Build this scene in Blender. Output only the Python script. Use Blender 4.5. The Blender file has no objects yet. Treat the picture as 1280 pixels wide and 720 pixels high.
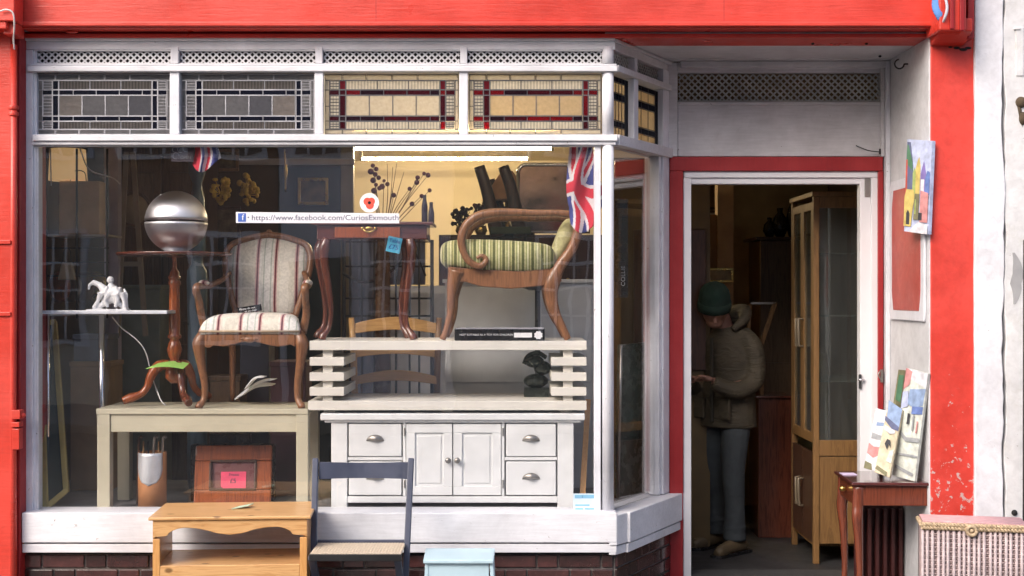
import bpy, bmesh, math, random
from mathutils import Vector, Matrix
random.seed(7)
PI = math.pi
SC = bpy.context.scene
COL = SC.collection

# ---------------- camera ----------------
CAMZ = 1.70
cam_d = bpy.data.cameras.new("camera"); cam = bpy.data.objects.new("camera", cam_d); COL.objects.link(cam)
cam.location = (0, -7, CAMZ); cam.rotation_euler = (math.radians(90), 0, 0)
cam_d.sensor_width = 36; cam_d.lens = 36 * 1666.667 / 1280; cam_d.shift_y = 5 / 1280
cam_d.clip_start = 0.05; cam_d.clip_end = 400
SC.camera = cam

# ---------------- sky, sun, exposure ----------------
to_sun = Vector((-0.70, -0.86, 0.84)).normalized()
elev = math.asin(to_sun.z)
W_ = bpy.data.worlds.new("World"); SC.world = W_; W_.use_nodes = True
wn = W_.node_tree.nodes; wl = W_.node_tree.links
bg = wn['Background']; sky = wn.new('ShaderNodeTexSky'); sky.sky_type = 'NISHITA'; sky.sun_disc = False
sky.sun_elevation = elev; sky.sun_rotation = math.atan2(to_sun.x, to_sun.y); sky.dust_density = 4.0; sky.air_density = 0.8; sky.ozone_density = 0.6
wl.new(sky.outputs[0], bg.inputs[0]); bg.inputs[1].default_value = 0.15
sd = bpy.data.lights.new("sun", 'SUN'); sun = bpy.data.objects.new("sun", sd); COL.objects.link(sun)
sd.energy = 0.7; sd.angle = math.radians(28); sd.color = (1, 0.965, 0.92)
sun.rotation_euler = (-to_sun).to_track_quat('-Z', 'Y').to_euler(); sun.location = (-5, -10, 12)
vs = SC.view_settings; vs.view_transform = 'Standard'; vs.look = 'None'; vs.gamma = 1; vs.use_curve_mapping = False
vs.exposure = 1.16
SC.cycles.use_denoising = True
SC.cycles.max_bounces = 8; SC.cycles.diffuse_bounces = 3; SC.cycles.glossy_bounces = 3; SC.cycles.transparent_max_bounces = 12
SC.cycles.transmission_bounces = 4
SC.cycles.caustics_reflective = False; SC.cycles.caustics_refractive = False
SC.cycles.sample_clamp_indirect = 4

# ---------------- pixel helper: a point of the place at distance Y ----------------
def S(Y): return (7 + Y) / 1666.667
def X(px, Y=0.0): return (px - 640) * S(Y)
def Z(py, Y=0.0): return CAMZ + (365 - py) * S(Y)
def P(px, py, Y=0.0): return Vector((X(px, Y), Y, Z(py, Y)))

# ---------------- mesh builder ----------------
class MB:
    def __init__(s): s.v = []; s.f = []; s.mi = []; s.sm = []
    def add(s, vs_, fs, mi=0, sm=False):
        b = len(s.v); s.v += [tuple(p) for p in vs_]
        for f in fs: s.f.append([b + i for i in f]); s.mi.append(mi); s.sm.append(sm)
        return s
    def hexa(s, p, mi=0):   # p: bottom 4 ccw, top 4
        return s.add(p, [(3,2,1,0),(4,5,6,7),(0,1,5,4),(1,2,6,5),(2,3,7,6),(3,0,4,7)], mi)
    def box(s, x0, x1, y0, y1, z0, z1, mi=0):
        if x0 > x1: x0, x1 = x1, x0
        if y0 > y1: y0, y1 = y1, y0
        if z0 > z1: z0, z1 = z1, z0
        return s.hexa([(x0,y0,z0),(x1,y0,z0),(x1,y1,z0),(x0,y1,z0),(x0,y0,z1),(x1,y0,z1),(x1,y1,z1),(x0,y1,z1)], mi)
    def pbox(s, px0, px1, py0, py1, Yf, Yb, mi=0):   # box whose front face lies at Yf
        return s.box(X(px0,Yf), X(px1,Yf), Yf, Yb, Z(py1,Yf), Z(py0,Yf), mi)
    def bar(s, a, b, w, d, up=(0,0,1), mi=0):   # w across, d along 'up'-ish
        a = Vector(a); b = Vector(b); t = (b-a).normalized(); up = Vector(up)
        sx = t.cross(up)
        if sx.length < 1e-4: sx = t.cross(Vector((1,0,0)))
        sx.normalize(); u = sx.cross(t).normalized()
        sx *= w/2; u *= d/2
        return s.hexa([a-sx-u, a+sx-u, b+sx-u, b-sx-u, a-sx+u, a+sx+u, b+sx+u, b-sx+u], mi)
    def slab(s, q, n, mi=0):   # quad q (ccw seen from -n) thickened by vector n
        n = Vector(n); q = [Vector(p) for p in q]
        return s.hexa(q + [p+n for p in q], mi)
    def tube(s, pts, rad, n=10, mi=0, ell=None, caps=True, sm=True):
        pts = [Vector(p) for p in pts]; N = len(pts)
        if not hasattr(rad, '__len__'): rad = [rad]*N
        if len(rad) != N:   # resample radii
            r2 = []
            for i in range(N):
                t = i/(N-1)*(len(rad)-1); k = min(int(t), len(rad)-2); r2.append(rad[k]*(1-t+k)+rad[k+1]*(t-k))
            rad = r2
        t0 = (pts[1]-pts[0]).normalized()
        ref = Vector((0,1,0)) if abs(t0.y) < 0.9 else Vector((1,0,0))
        u = t0.cross(ref).normalized()
        vs_ = []; fs = []
        for i in range(N):
            t = (pts[min(i+1,N-1)] - pts[max(i-1,0)]).normalized()
            u = (u - t*u.dot(t)).normalized(); w = t.cross(u)
            for k in range(n):
                a = 2*PI*k/n; e = ell if ell else (1,1)
                vs_.append(pts[i] + u*math.cos(a)*rad[i]*e[0] + w*math.sin(a)*rad[i]*e[1])
        for i in range(N-1):
            for k in range(n):
                k2 = (k+1) % n; fs.append((i*n+k, i*n+k2, (i+1)*n+k2, (i+1)*n+k))
        b = len(s.v); s.add(vs_, fs, mi, sm)
        if caps:
            s.f.append([b+k for k in reversed(range(n))]); s.mi.append(mi); s.sm.append(False)
            s.f.append([b+(N-1)*n+k for k in range(n)]); s.mi.append(mi); s.sm.append(False)
        return s
    def lathe(s, prof, c=(0,0,0), n=20, mi=0, M=None, sm=True):   # prof: (r,z)
        c = Vector(c); vs_ = []; fs = []
        for r, z in prof:
            for k in range(n):
                a = 2*PI*k/n; p = Vector((r*math.cos(a), r*math.sin(a), z))
                if M is not None: p = M @ p
                vs_.append(c+p)
        for i in range(len(prof)-1):
            for k in range(n):
                k2 = (k+1) % n; fs.append((i*n+k, i*n+k2, (i+1)*n+k2, (i+1)*n+k))
        b = len(s.v); s.add(vs_, fs, mi, sm)
        s.f.append([b+k for k in reversed(range(n))]); s.mi.append(mi); s.sm.append(False)
        e = b+(len(prof)-1)*n
        s.f.append([e+k for k in range(n)]); s.mi.append(mi); s.sm.append(False)
        return s
    def ball(s, c, r, n=12, m=8, mi=0, M=None):
        if not hasattr(r, '__len__'): r = (r,r,r)
        c = Vector(c); vs_ = []; fs = []
        for i in range(m+1):
            th = PI*(i/m); th = max(0.02, min(PI-0.02, th))
            for k in range(n):
                a = 2*PI*k/n; p = Vector((r[0]*math.sin(th)*math.cos(a), r[1]*math.sin(th)*math.sin(a), -r[2]*math.cos(th)))
                if M is not None: p = M @ p
                vs_.append(c+p)
        for i in range(m):
            for k in range(n):
                k2 = (k+1) % n; fs.append((i*n+k, i*n+k2, (i+1)*n+k2, (i+1)*n+k))
        return s.add(vs_, fs, mi, True)
    def prism(s, out, y0, y1, mi=0, plane='xz', sm=False):   # outline of (a,b), extruded along the third axis
        n = len(out)
        def mk(a, b, t): return {'xz': (a, t, b), 'xy': (a, b, t), 'yz': (t, a, b)}[plane]
        vs_ = [mk(a, b, y0) for a, b in out] + [mk(a, b, y1) for a, b in out]
        fs = [tuple(range(n)), tuple(range(2*n-1, n-1, -1))] + [(i, i+n, (i+1) % n + n, (i+1) % n) for i in range(n)]
        return s.add(vs_, fs, mi, sm)
    def build(s, name, mat=None, parent=None, bevel=0, loc=None, remesh=0, smooth=0, kind=None, label=None, seg=2):
        off = Vector((0,0,0))
        q = parent
        while q: off += q.location; q = q.parent
        if loc is not None: off += Vector(loc)
        me = bpy.data.meshes.new(name)
        me.from_pydata([tuple(Vector(p)-off) for p in s.v], [], s.f); me.update()
        mats = mat if isinstance(mat, (list, tuple)) else [mat]
        for m in mats:
            if m: me.materials.append(m)
        for i, p in enumerate(me.polygons):
            p.material_index = s.mi[i]; p.use_smooth = s.sm[i]
        bm = bmesh.new(); bm.from_mesh(me); bmesh.ops.recalc_face_normals(bm, faces=bm.faces)
        bm.to_mesh(me); bm.free()
        o = bpy.data.objects.new(name, me); COL.objects.link(o)
        if parent: o.parent = parent
        if loc is not None: o.location = loc
        if bevel:
            b = o.modifiers.new('b', 'BEVEL'); b.width = bevel; b.segments = seg; b.limit_method = 'ANGLE'; b.angle_limit = math.radians(40)
        if remesh:
            r = o.modifiers.new('r', 'REMESH'); r.mode = 'VOXEL'; r.voxel_size = remesh; r.use_smooth_shade = True
        if smooth:
            r = o.modifiers.new('s', 'SMOOTH'); r.factor = 0.5; r.iterations = smooth
        if kind: o['kind'] = kind
        if label: o['label'] = label
        return o

def T(name, label, cat, loc=(0,0,0), group=None):
    o = bpy.data.objects.new(name, None); COL.objects.link(o); o.location = loc; o.empty_display_size = 0.1
    o['label'] = label; o['category'] = cat
    if group: o['group'] = group
    return o
def tag(o, label, cat, group=None):
    o['label'] = label; o['category'] = cat
    if group: o['group'] = group
    return o
def struct(o): o['kind'] = 'structure'; return o
def children(o): return [c for c in bpy.data.objects if c.parent == o]
def copy_tree(o, parent=None, label=None):
    c = o.copy(); COL.objects.link(c)
    if parent is not None: c.parent = parent
    if label: c['label'] = label
    for ch in children(o): copy_tree(ch, c)
    return c
def place(o, loc, rz=0, rx=0, ry=0):
    o.location = loc; o.rotation_euler = (rx, ry, rz); return o
def text(body, size, mat, parent, loc, rot=(PI/2,0,0), depth=0.0006, name='lettering', width=None):
    cu = bpy.data.curves.new('t', 'FONT'); cu.body = body; cu.size = size; cu.extrude = depth; cu.align_x = 'CENTER'; cu.align_y = 'CENTER'
    t = bpy.data.objects.new('t', cu); COL.objects.link(t)
    bpy.context.view_layer.update()
    me = bpy.data.meshes.new_from_object(t); bpy.data.objects.remove(t)
    if width:
        xs = [v.co.x for v in me.vertices]; k = width/max(1e-6, max(xs)-min(xs))
        for v in me.vertices: v.co.x *= k
    me.materials.clear(); me.materials.append(mat)
    o = bpy.data.objects.new(name, me); COL.objects.link(o)
    if parent: o.parent = parent
    o.location = loc; o.rotation_euler = rot
    return o
def arc(c, r, a0, a1, n=8, plane='xz', r2=None):
    out = []
    for i in range(n+1):
        a = math.radians(a0 + (a1-a0)*i/n); out.append((c[0]+r*math.cos(a), c[1]+(r2 or r)*math.sin(a)))
    return out
def spline(pts, n=6):
    pts = [Vector(p) for p in pts]; out = []
    P_ = [2*pts[0]-pts[1]] + pts + [2*pts[-1]-pts[-2]]
    for i in range(1, len(P_)-2):
        p0, p1, p2, p3 = P_[i-1:i+3]
        for k in range(n):
            t = k/n
            out.append(0.5*((2*p1)+(-p0+p2)*t+(2*p0-5*p1+4*p2-p3)*t*t+(-p0+3*p1-3*p2+p3)*t*t*t))
    out.append(pts[-1]); return out

# ---------------- materials ----------------
MATS = {}
def nt(name):
    m = bpy.data.materials.new(name); m.use_nodes = True; t = m.node_tree; MATS[name] = m
    return m, t.nodes, t.links, t.nodes['Principled BSDF']
def rgba(c): return (c[0], c[1], c[2], 1)
def coords(n, l, scale=(1,1,1), world=False, rot=(0,0,0)):
    tc = n.new('ShaderNodeNewGeometry' if world else 'ShaderNodeTexCoord')
    mp = n.new('ShaderNodeMapping'); mp.inputs['Scale'].default_value = scale; mp.inputs['Rotation'].default_value = rot
    l.new(tc.outputs['Position' if world else 'Object'], mp.inputs[0]); return mp.outputs[0]
def noise(n, l, vec, scale, detail=4, dist=0, rough=0.55):
    x = n.new('ShaderNodeTexNoise'); x.inputs['Scale'].default_value = scale; x.inputs['Detail'].default_value = detail
    x.inputs['Distortion'].default_value = dist; x.inputs['Roughness'].default_value = rough
    l.new(vec, x.inputs['Vector']); return x.outputs['Fac']
def ramp(n, l, fac, stops, interp='LINEAR'):
    r = n.new('ShaderNodeValToRGB'); r.color_ramp.interpolation = interp; e = r.color_ramp.elements
    while len(e) < len(stops): e.new(0.5)
    for k, (p, c) in enumerate(stops):
        e[k].position = p; e[k].color = rgba(c) if hasattr(c, '__len__') else (c, c, c, 1)
    l.new(fac, r.inputs[0]); return r.outputs[0]
def mix(n, l, f, a, b, mode='MIX'):
    m = n.new('ShaderNodeMix'); m.data_type = 'RGBA'; m.blend_type = mode
    for sock, v in ((0, f), (6, a), (7, b)):
        if isinstance(v, bpy.types.NodeSocket): l.new(v, m.inputs[sock])
        else: m.inputs[sock].default_value = v if sock == 0 else rgba(v)
    return m.outputs[2]
def bump(n, l, h, strength, dist, bsdf, prev=None):
    b = n.new('ShaderNodeBump'); b.inputs['Strength'].default_value = strength; b.inputs['Distance'].default_value = dist
    l.new(h, b.inputs['Height'])
    if prev: l.new(prev, b.inputs['Normal'])
    if bsdf: l.new(b.outputs[0], bsdf.inputs['Normal'])
    return b.outputs[0]
def plain(name, c, rough=0.5, metal=0, var=0.15, vs_=9, bs=70, bd=0.0008, spec=0.5, world=False, obvar=0, coat=0):
    m, n, l, b = nt(name); v = coords(n, l, world=world)
    lo = [x*(1-var) for x in c]; hi = [min(1, x*(1+var)) for x in c]
    col = ramp(n, l, noise(n, l, v, vs_, 5), [(0.3, lo), (0.7, hi)])
    if obvar:
        oi = n.new('ShaderNodeObjectInfo'); col2 = ramp(n, l, oi.outputs['Random'], [(0, (1-obvar,)*3), (1, (1+obvar,)*3)])
        col = mix(n, l, 1.0, col, col2, 'MULTIPLY')
    l.new(col, b.inputs['Base Color'])
    rr = ramp(n, l, noise(n, l, v, vs_*2, 4), [(0.3, max(0.03, rough-0.08)), (0.7, min(1, rough+0.1))]); l.new(rr, b.inputs['Roughness'])
    b.inputs['Metallic'].default_value = metal; b.inputs['Specular IOR Level'].default_value = spec
    b.inputs['Coat Weight'].default_value = coat; b.inputs['Coat Roughness'].default_value = 0.15
    if bd: bump(n, l, noise(n, l, v, bs, 4), 0.6, bd, b)
    return m
def wood(name, c1, c2, axis='x', rough=0.4, fine=14, stretch=12, knots=0, coat=0.0, bd=0.0006):
    m, n, l, b = nt(name)
    sc = {'x': (1, stretch, stretch), 'y': (stretch, 1, stretch), 'z': (stretch, stretch, 1)}[axis]
    v = coords(n, l, sc)
    f = noise(n, l, v, fine/5, 6, 1.6)
    col = ramp(n, l, f, [(0.25, c1), (0.5, c2), (0.62, [a*0.75+b_*0.25 for a, b_ in zip(c1, c2)]), (0.8, c2)])
    if knots:
        v2 = coords(n, l, {'x': (1, 1.6, 1.6), 'y': (1.6, 1, 1.6), 'z': (1.6, 1.6, 1)}[axis])
        vo = n.new('ShaderNodeTexVoronoi'); vo.inputs['Scale'].default_value = knots; l.new(v2, vo.inputs['Vector'])
        k = ramp(n, l, vo.outputs['Distance'], [(0.09, 0.85), (0.17, 0.0)])
        col = mix(n, l, k, col, [x*0.3 for x in c1])
    l.new(col, b.inputs['Base Color']); b.inputs['Roughness'].default_value = rough
    b.inputs['Coat Weight'].default_value = coat; b.inputs['Coat Roughness'].default_value = 0.12
    bump(n, l, f, 0.5, bd, b)
    return m
def paint(name, c, streak='x', chips=0.0, chip_col=(0.35,0.33,0.31), rough=0.42, dirt=0.25, zband=None, dirt_col=None, sbump=0.0012, big=0.0):
    """old gloss paint on timber or render: brush streaks, faded patches, grime, chips"""
    m, n, l, b = nt(name); v = coords(n, l, world=True)
    vstr = coords(n, l, {'x': (1.2, 14, 14), 'z': (14, 14, 1.2), 'n': (4, 4, 4)}[streak], world=True)
    f1 = noise(n, l, v, 3.2, 5); f2 = noise(n, l, vstr, 5.5, 6, 0.6)
    base = mix(n, l, ramp(n, l, noise(n, l, v, 2.3, 8, 0.3, 0.65), [(0.35, 0.0), (0.68, 1.0)]), [x*(1-0.16) for x in c], [min(1, x*1.10+0.018) for x in c])
    st = ramp(n, l, f2, [(0.3, (0.91,)*3), (0.65, (1.04,)*3)])
    col = mix(n, l, 1.0, base, st, 'MULTIPLY')
    d = ramp(n, l, noise(n, l, v, 7.5, 8, 0.5, 0.7), [(0.52, 0.0), (0.78, 1.0)])
    dm = n.new('ShaderNodeMath'); dm.operation = 'MULTIPLY'; l.new(d, dm.inputs[0]); dm.inputs[1].default_value = dirt
    col = mix(n, l, dm.outputs[0], col, dirt_col or [x*0.45+0.02 for x in c])
    h = f2
    if chips:
        cf = noise(n, l, v, 34, 7, 0.4, 0.65); th = 0.74 - chips*0.14
        cm = ramp(n, l, cf, [(th, 0.0), (th+0.015, 1.0)])
        if zband:
            sp = n.new('ShaderNodeSeparateXYZ'); l.new(v, sp.inputs[0])
            mr = n.new('ShaderNodeMapRange'); l.new(sp.outputs[2], mr.inputs[0])
            mr.inputs[1].default_value = zband[0]; mr.inputs[2].default_value = zband[1]; mr.inputs[3].default_value = 0.1; mr.inputs[4].default_value = -0.09
            ad = n.new('ShaderNodeMath'); ad.operation = 'ADD'; l.new(cf, ad.inputs[0]); l.new(mr.outputs[0], ad.inputs[1])
            cm = ramp(n, l, ad.outputs[0], [(th, 0.0), (th+0.015, 1.0)])
        col = mix(n, l, cm, col, chip_col)
    l.new(col, b.inputs['Base Color'])
    rr = ramp(n, l, f1, [(0.3, max(0.05, rough-0.12)), (0.75, rough+0.15)]); l.new(rr, b.inputs['Roughness'])
    nb = bump(n, l, f2, 0.7, sbump, None)
    bump(n, l, noise(n, l, v, 12 if big else 45, 6), 0.7, big or 0.0010, b, nb)
    return m
def glassy(name, tint=(1,1,1), gloss=1.0, rough=0.0, dirt=0.03):
    """window glass: clear straight through, Schlick reflection, a little dust and a painted-in pale veil"""
    m, n, l, b = nt(name); n.remove(b); out = n['Material Output']
    g = n.new('ShaderNodeNewGeometry'); dt = n.new('ShaderNodeVectorMath'); dt.operation = 'DOT_PRODUCT'
    l.new(g.outputs['Normal'], dt.inputs[0]); l.new(g.outputs['Incoming'], dt.inputs[1])
    ab = n.new('ShaderNodeMath'); ab.operation = 'ABSOLUTE'; l.new(dt.outputs['Value'], ab.inputs[0])
    om = n.new('ShaderNodeMath'); om.operation = 'SUBTRACT'; om.inputs[0].default_value = 1; l.new(ab.outputs[0], om.inputs[1])
    pw = n.new('ShaderNodeMath'); pw.operation = 'POWER'; l.new(om.outputs[0], pw.inputs[0]); pw.inputs[1].default_value = 5
    ma = n.new('ShaderNodeMath'); ma.operation = 'MULTIPLY_ADD'; l.new(pw.outputs[0], ma.inputs[0]); ma.inputs[1].default_value = 0.95*gloss; ma.inputs[2].default_value = 0.045*gloss
    t = n.new('ShaderNodeBsdfTransparent'); t.inputs[0].default_value = rgba(tint)
    gl = n.new('ShaderNodeBsdfGlossy'); gl.inputs['Roughness'].default_value = rough; gl.inputs[0].default_value = (1,1,1,1)
    v = coords(n, l, world=True); bn = n.new('ShaderNodeBump'); bn.inputs['Strength'].default_value = 0.25; bn.inputs['Distance'].default_value = 0.004
    l.new(noise(n, l, v, 2.2, 2), bn.inputs['Height']); l.new(bn.outputs[0], gl.inputs['Normal'])
    mx = n.new('ShaderNodeMixShader'); l.new(ma.outputs[0], mx.inputs[0]); l.new(t.outputs[0], mx.inputs[1]); l.new(gl.outputs[0], mx.inputs[2])
    df = n.new('ShaderNodeBsdfDiffuse'); df.inputs[0].default_value = (0.6,0.6,0.6,1)
    dr = ramp(n, l, noise(n, l, coords(n, l, (3,3,0.8), world=True), 5, 8, 0.4, 0.7), [(0.3, dirt*0.7), (0.75, dirt*1.6)])  # uneven dust plus an even pale veil that lifts the blacks
    m2 = n.new('ShaderNodeMixShader'); l.new(dr, m2.inputs[0]); l.new(mx.outputs[0], m2.inputs[1]); l.new(df.outputs[0], m2.inputs[2])
    l.new(m2.outputs[0], out.inputs[0]); return m
def leaded(name, tint, refl=(0.35,0.33,0.31), see=0.6, ribs=None):
    """obscure leaded glass: part clear, part scattering both ways, ripply"""
    m, n, l, b = nt(name); n.remove(b); out = n['Material Output']
    t = n.new('ShaderNodeBsdfTransparent'); t.inputs[0].default_value = rgba(tint)
    tr = n.new('ShaderNodeBsdfTranslucent'); tr.inputs[0].default_value = rgba(tint)
    d = n.new('ShaderNodeBsdfDiffuse')
    v = coords(n, l, world=True); f = noise(n, l, v, 60, 5)
    l.new(ramp(n, l, f, [(0.3, [x*0.6 for x in refl]), (0.7, refl)]), d.inputs[0])
    gl = n.new('ShaderNodeBsdfGlossy'); gl.inputs['Roughness'].default_value = 0.12
    nb = bump(n, l, f, 0.5, 0.002, None)
    for s_ in (gl, d, tr): l.new(nb, s_.inputs['Normal'])
    if ribs:
        w = n.new('ShaderNodeTexWave'); w.wave_type = 'BANDS'; w.bands_direction = 'X'; w.inputs['Scale'].default_value = ribs
        l.new(v, w.inputs[0]); c = ramp(n, l, w.outputs['Color'], [(0.15, [x*0.5 for x in tint]), (0.7, tint)]); l.new(c, t.inputs[0]); l.new(c, tr.inputs[0])
    a = n.new('ShaderNodeMixShader'); a.inputs[0].default_value = 0.5; l.new(tr.outputs[0], a.inputs[1]); l.new(d.outputs[0], a.inputs[2])
    c_ = n.new('ShaderNodeMixShader'); c_.inputs[0].default_value = see; l.new(a.outputs[0], c_.inputs[1]); l.new(t.outputs[0], c_.inputs[2])
    e = n.new('ShaderNodeMixShader'); e.inputs[0].default_value = 0.06; l.new(c_.outputs[0], e.inputs[1]); l.new(gl.outputs[0], e.inputs[2])
    l.new(e.outputs[0], out.inputs[0]); return m
def glow(name, c, s):
    m, n, l, b = nt(name); b.inputs['Base Color'].default_value = rgba(c); b.inputs['Emission Color'].default_value = rgba(c); b.inputs['Emission Strength'].default_value = s; return m
def stripes(name, axis, period, stops, var=0.06, off=0.0):
    m, n, l, b = nt(name); v = coords(n, l); sp = n.new('ShaderNodeSeparateXYZ'); l.new(v, sp.inputs[0])
    a = n.new('ShaderNodeMath'); a.operation = 'ADD'; l.new(sp.outputs['xyz'.index(axis)], a.inputs[0]); a.inputs[1].default_value = 10*period+off
    d = n.new('ShaderNodeMath'); d.operation = 'DIVIDE'; l.new(a.outputs[0], d.inputs[0]); d.inputs[1].default_value = period
    fr = n.new('ShaderNodeMath'); fr.operation = 'FRACT'; l.new(d.outputs[0], fr.inputs[0])
    col = ramp(n, l, fr.outputs[0], stops, 'CONSTANT')
    dam = ramp(n, l, noise(n, l, v, 38, 3, 1.5), [(0.4, (0.84,)*3), (0.6, (1.04,)*3)])
    l.new(mix(n, l, 1.0, col, dam, 'MULTIPLY'), b.inputs['Base Color']); b.inputs['Roughness'].default_value = 0.8
    b.inputs['Sheen Weight'].default_value = 0.2
    bump(n, l, noise(n, l, v, 220, 3), 0.4, 0.0008, b); return m

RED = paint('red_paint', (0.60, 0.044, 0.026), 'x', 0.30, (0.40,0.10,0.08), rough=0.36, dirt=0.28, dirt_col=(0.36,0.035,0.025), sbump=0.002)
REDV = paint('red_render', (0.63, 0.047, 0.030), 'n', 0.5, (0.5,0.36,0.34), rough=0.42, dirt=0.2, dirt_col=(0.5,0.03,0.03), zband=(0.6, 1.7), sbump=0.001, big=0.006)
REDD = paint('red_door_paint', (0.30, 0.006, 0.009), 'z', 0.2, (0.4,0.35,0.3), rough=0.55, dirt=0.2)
WHT = paint('white_paint', (0.70, 0.705, 0.745), 'x', 0.4, (0.25,0.23,0.22), rough=0.5, sbump=0.0007, dirt=0.10, dirt_col=(0.40,0.39,0.40))
WHTV = paint('white_paint_upright', (0.68, 0.685, 0.735), 'z', 0.45, (0.28,0.26,0.24), rough=0.5, sbump=0.0007, dirt=0.18, dirt_col=(0.40,0.39,0.40))
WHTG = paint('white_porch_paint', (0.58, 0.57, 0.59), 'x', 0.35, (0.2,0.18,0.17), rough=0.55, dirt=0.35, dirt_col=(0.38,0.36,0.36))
REND = paint('white_render', (0.72, 0.72, 0.76), 'n', 0.1, (0.22,0.21,0.2), rough=0.75, dirt=0.22, dirt_col=(0.5,0.49,0.50), big=0.010)
RENDY = paint('aged_render', (0.66, 0.66, 0.67), 'n', 0.4, (0.3,0.29,0.27), rough=0.8, dirt=0.4, dirt_col=(0.42,0.39,0.3), big=0.010)
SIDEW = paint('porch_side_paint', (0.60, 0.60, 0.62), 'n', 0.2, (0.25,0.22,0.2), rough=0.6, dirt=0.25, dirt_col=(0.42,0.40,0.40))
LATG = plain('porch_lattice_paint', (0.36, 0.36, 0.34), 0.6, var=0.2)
LATW = plain('lattice_paint', (0.66, 0.66, 0.68), 0.55, var=0.12)
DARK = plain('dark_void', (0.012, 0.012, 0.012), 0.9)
GLASS = glassy('window_glass', dirt=0.005, gloss=1.35)
GLASSI = glassy('cabinet_glass', (0.9,0.95,0.93), 0.8)
UPVC = plain('door_frame_white', (0.70, 0.70, 0.73), 0.35, var=0.05, vs_=3, bd=0.0003)
BRK = plain('glazed_brick', (0.050, 0.017, 0.016), 0.18, var=0.4, vs_=20, bs=30, bd=0.002, obvar=0.45, coat=0.6)
MORT = plain('mortar', (0.13, 0.115, 0.11), 0.9, var=0.3, bs=120, bd=0.002)
MAHOG = wood('mahogany', (0.055, 0.014, 0.010), (0.14, 0.040, 0.022), 'z', 0.25, coat=0.5)
MAHOGX = wood('mahogany_top', (0.05, 0.013, 0.010), (0.12, 0.032, 0.02), 'x', 0.2, coat=0.6)
WALNUT = wood('polished_walnut', (0.10, 0.040, 0.018), (0.27, 0.120, 0.055), 'z', 0.36, coat=0.15)
REDWOOD = wood('redwood_stain', (0.14, 0.032, 0.010), (0.34, 0.085, 0.022), 'z', 0.28, coat=0.4)
BGWOOD = wood('background_brown_wood', (0.05, 0.03, 0.018), (0.13, 0.08, 0.045), 'z', 0.4, coat=0.1)
DKWOOD = wood('dark_wood', (0.025, 0.012, 0.007), (0.07, 0.03, 0.016), 'z', 0.35, coat=0.2)
PINE = wood('pine', (0.48, 0.23, 0.075), (0.66, 0.39, 0.17), 'x', 0.4, knots=7, coat=0.25)
PINEZ = wood('pine_upright', (0.50, 0.22, 0.06), (0.64, 0.34, 0.12), 'z', 0.4, coat=0.25)
OAK = wood('oak', (0.15, 0.075, 0.028), (0.27, 0.145, 0.058), 'z', 0.45)
HONEY = wood('honey_beech', (0.46, 0.24, 0.07), (0.62, 0.36, 0.13), 'x', 0.35, coat=0.2)
BEIGE = plain('beige_laminate', (0.52, 0.48, 0.36), 0.45, var=0.06, vs_=4, bd=0.0003)
CREAM = plain('cream_paint', (0.72, 0.69, 0.63), 0.5, var=0.06, vs_=5, bd=0.0004)
WHITEF = plain('white_furniture_paint', (0.74, 0.75, 0.76), 0.42, var=0.08, vs_=7, bd=0.0006)
PEWTER = plain('pewter', (0.33, 0.31, 0.29), 0.35, 0.9, var=0.2)
BRASS = plain('brass', (0.55, 0.38, 0.12), 0.3, 1.0, var=0.2)
STEEL = plain('brushed_steel', (0.66, 0.66, 0.70), 0.40, 1.0, var=0.02, bd=0, vs_=2)
STEEL.node_tree.nodes['Principled BSDF'].inputs['Anisotropic'].default_value = 0.6
CHROME = plain('chrome', (0.7, 0.7, 0.73), 0.12, 1.0, var=0.03, bd=0)
IRON = plain('black_iron', (0.02, 0.02, 0.022), 0.45, 0.3)
BLACK = plain('black_gloss', (0.012, 0.012, 0.014), 0.25)
NAVY = plain('slate_blue_paint', (0.045, 0.054, 0.090), 0.42, var=0.15)
PALEB = plain('pale_blue_paint', (0.46, 0.62, 0.70), 0.45, var=0.08, vs_=6)
INK = plain('ink', (0.06, 0.06, 0.11), 0.6, bd=0)
PAPER = plain('white_paper', (0.78, 0.78, 0.80), 0.6, var=0.04, bd=0)
# =====================================================================
#  LARGE STRUCTURE
# =====================================================================
PAV = plain('paving_stone', (0.20, 0.19, 0.18), 0.8, var=0.25, bs=90, bd=0.002, world=True)
ASPH = plain('asphalt', (0.05, 0.05, 0.052), 0.9, var=0.25, bs=200, bd=0.003, world=True)
g = MB(); g.box(-60, 60, -60, 60, -0.5, -0.13); struct(g.build('ground', ASPH))
g = MB(); g.box(-60, 60, -2.6, 6.2, -0.12, -0.004); struct(g.build('pavement', PAV))
g = MB(); g.box(-60, 60, -2.75, -2.604, -0.12, 0.0); struct(g.build('kerb', plain('kerb_stone', (0.28,0.27,0.26), 0.8)))
g = MB()
for i in range(24):
    for j in range(4):
        x0 = -7.2+i*0.6+(0.3 if j % 2 else 0); g.box(x0+0.004, x0+0.596, -2.6+j*0.65+0.004, -2.6+(j+1)*0.65-0.004, -0.0035, 0.002*random.random())
o = g.build('paving_slab', PAV); o['kind'] = 'stuff'
g = MB(); g.box(-60, 60, -13.0, -9.9, -0.12, 0.0); struct(g.build('far_pavement', PAV))

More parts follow.
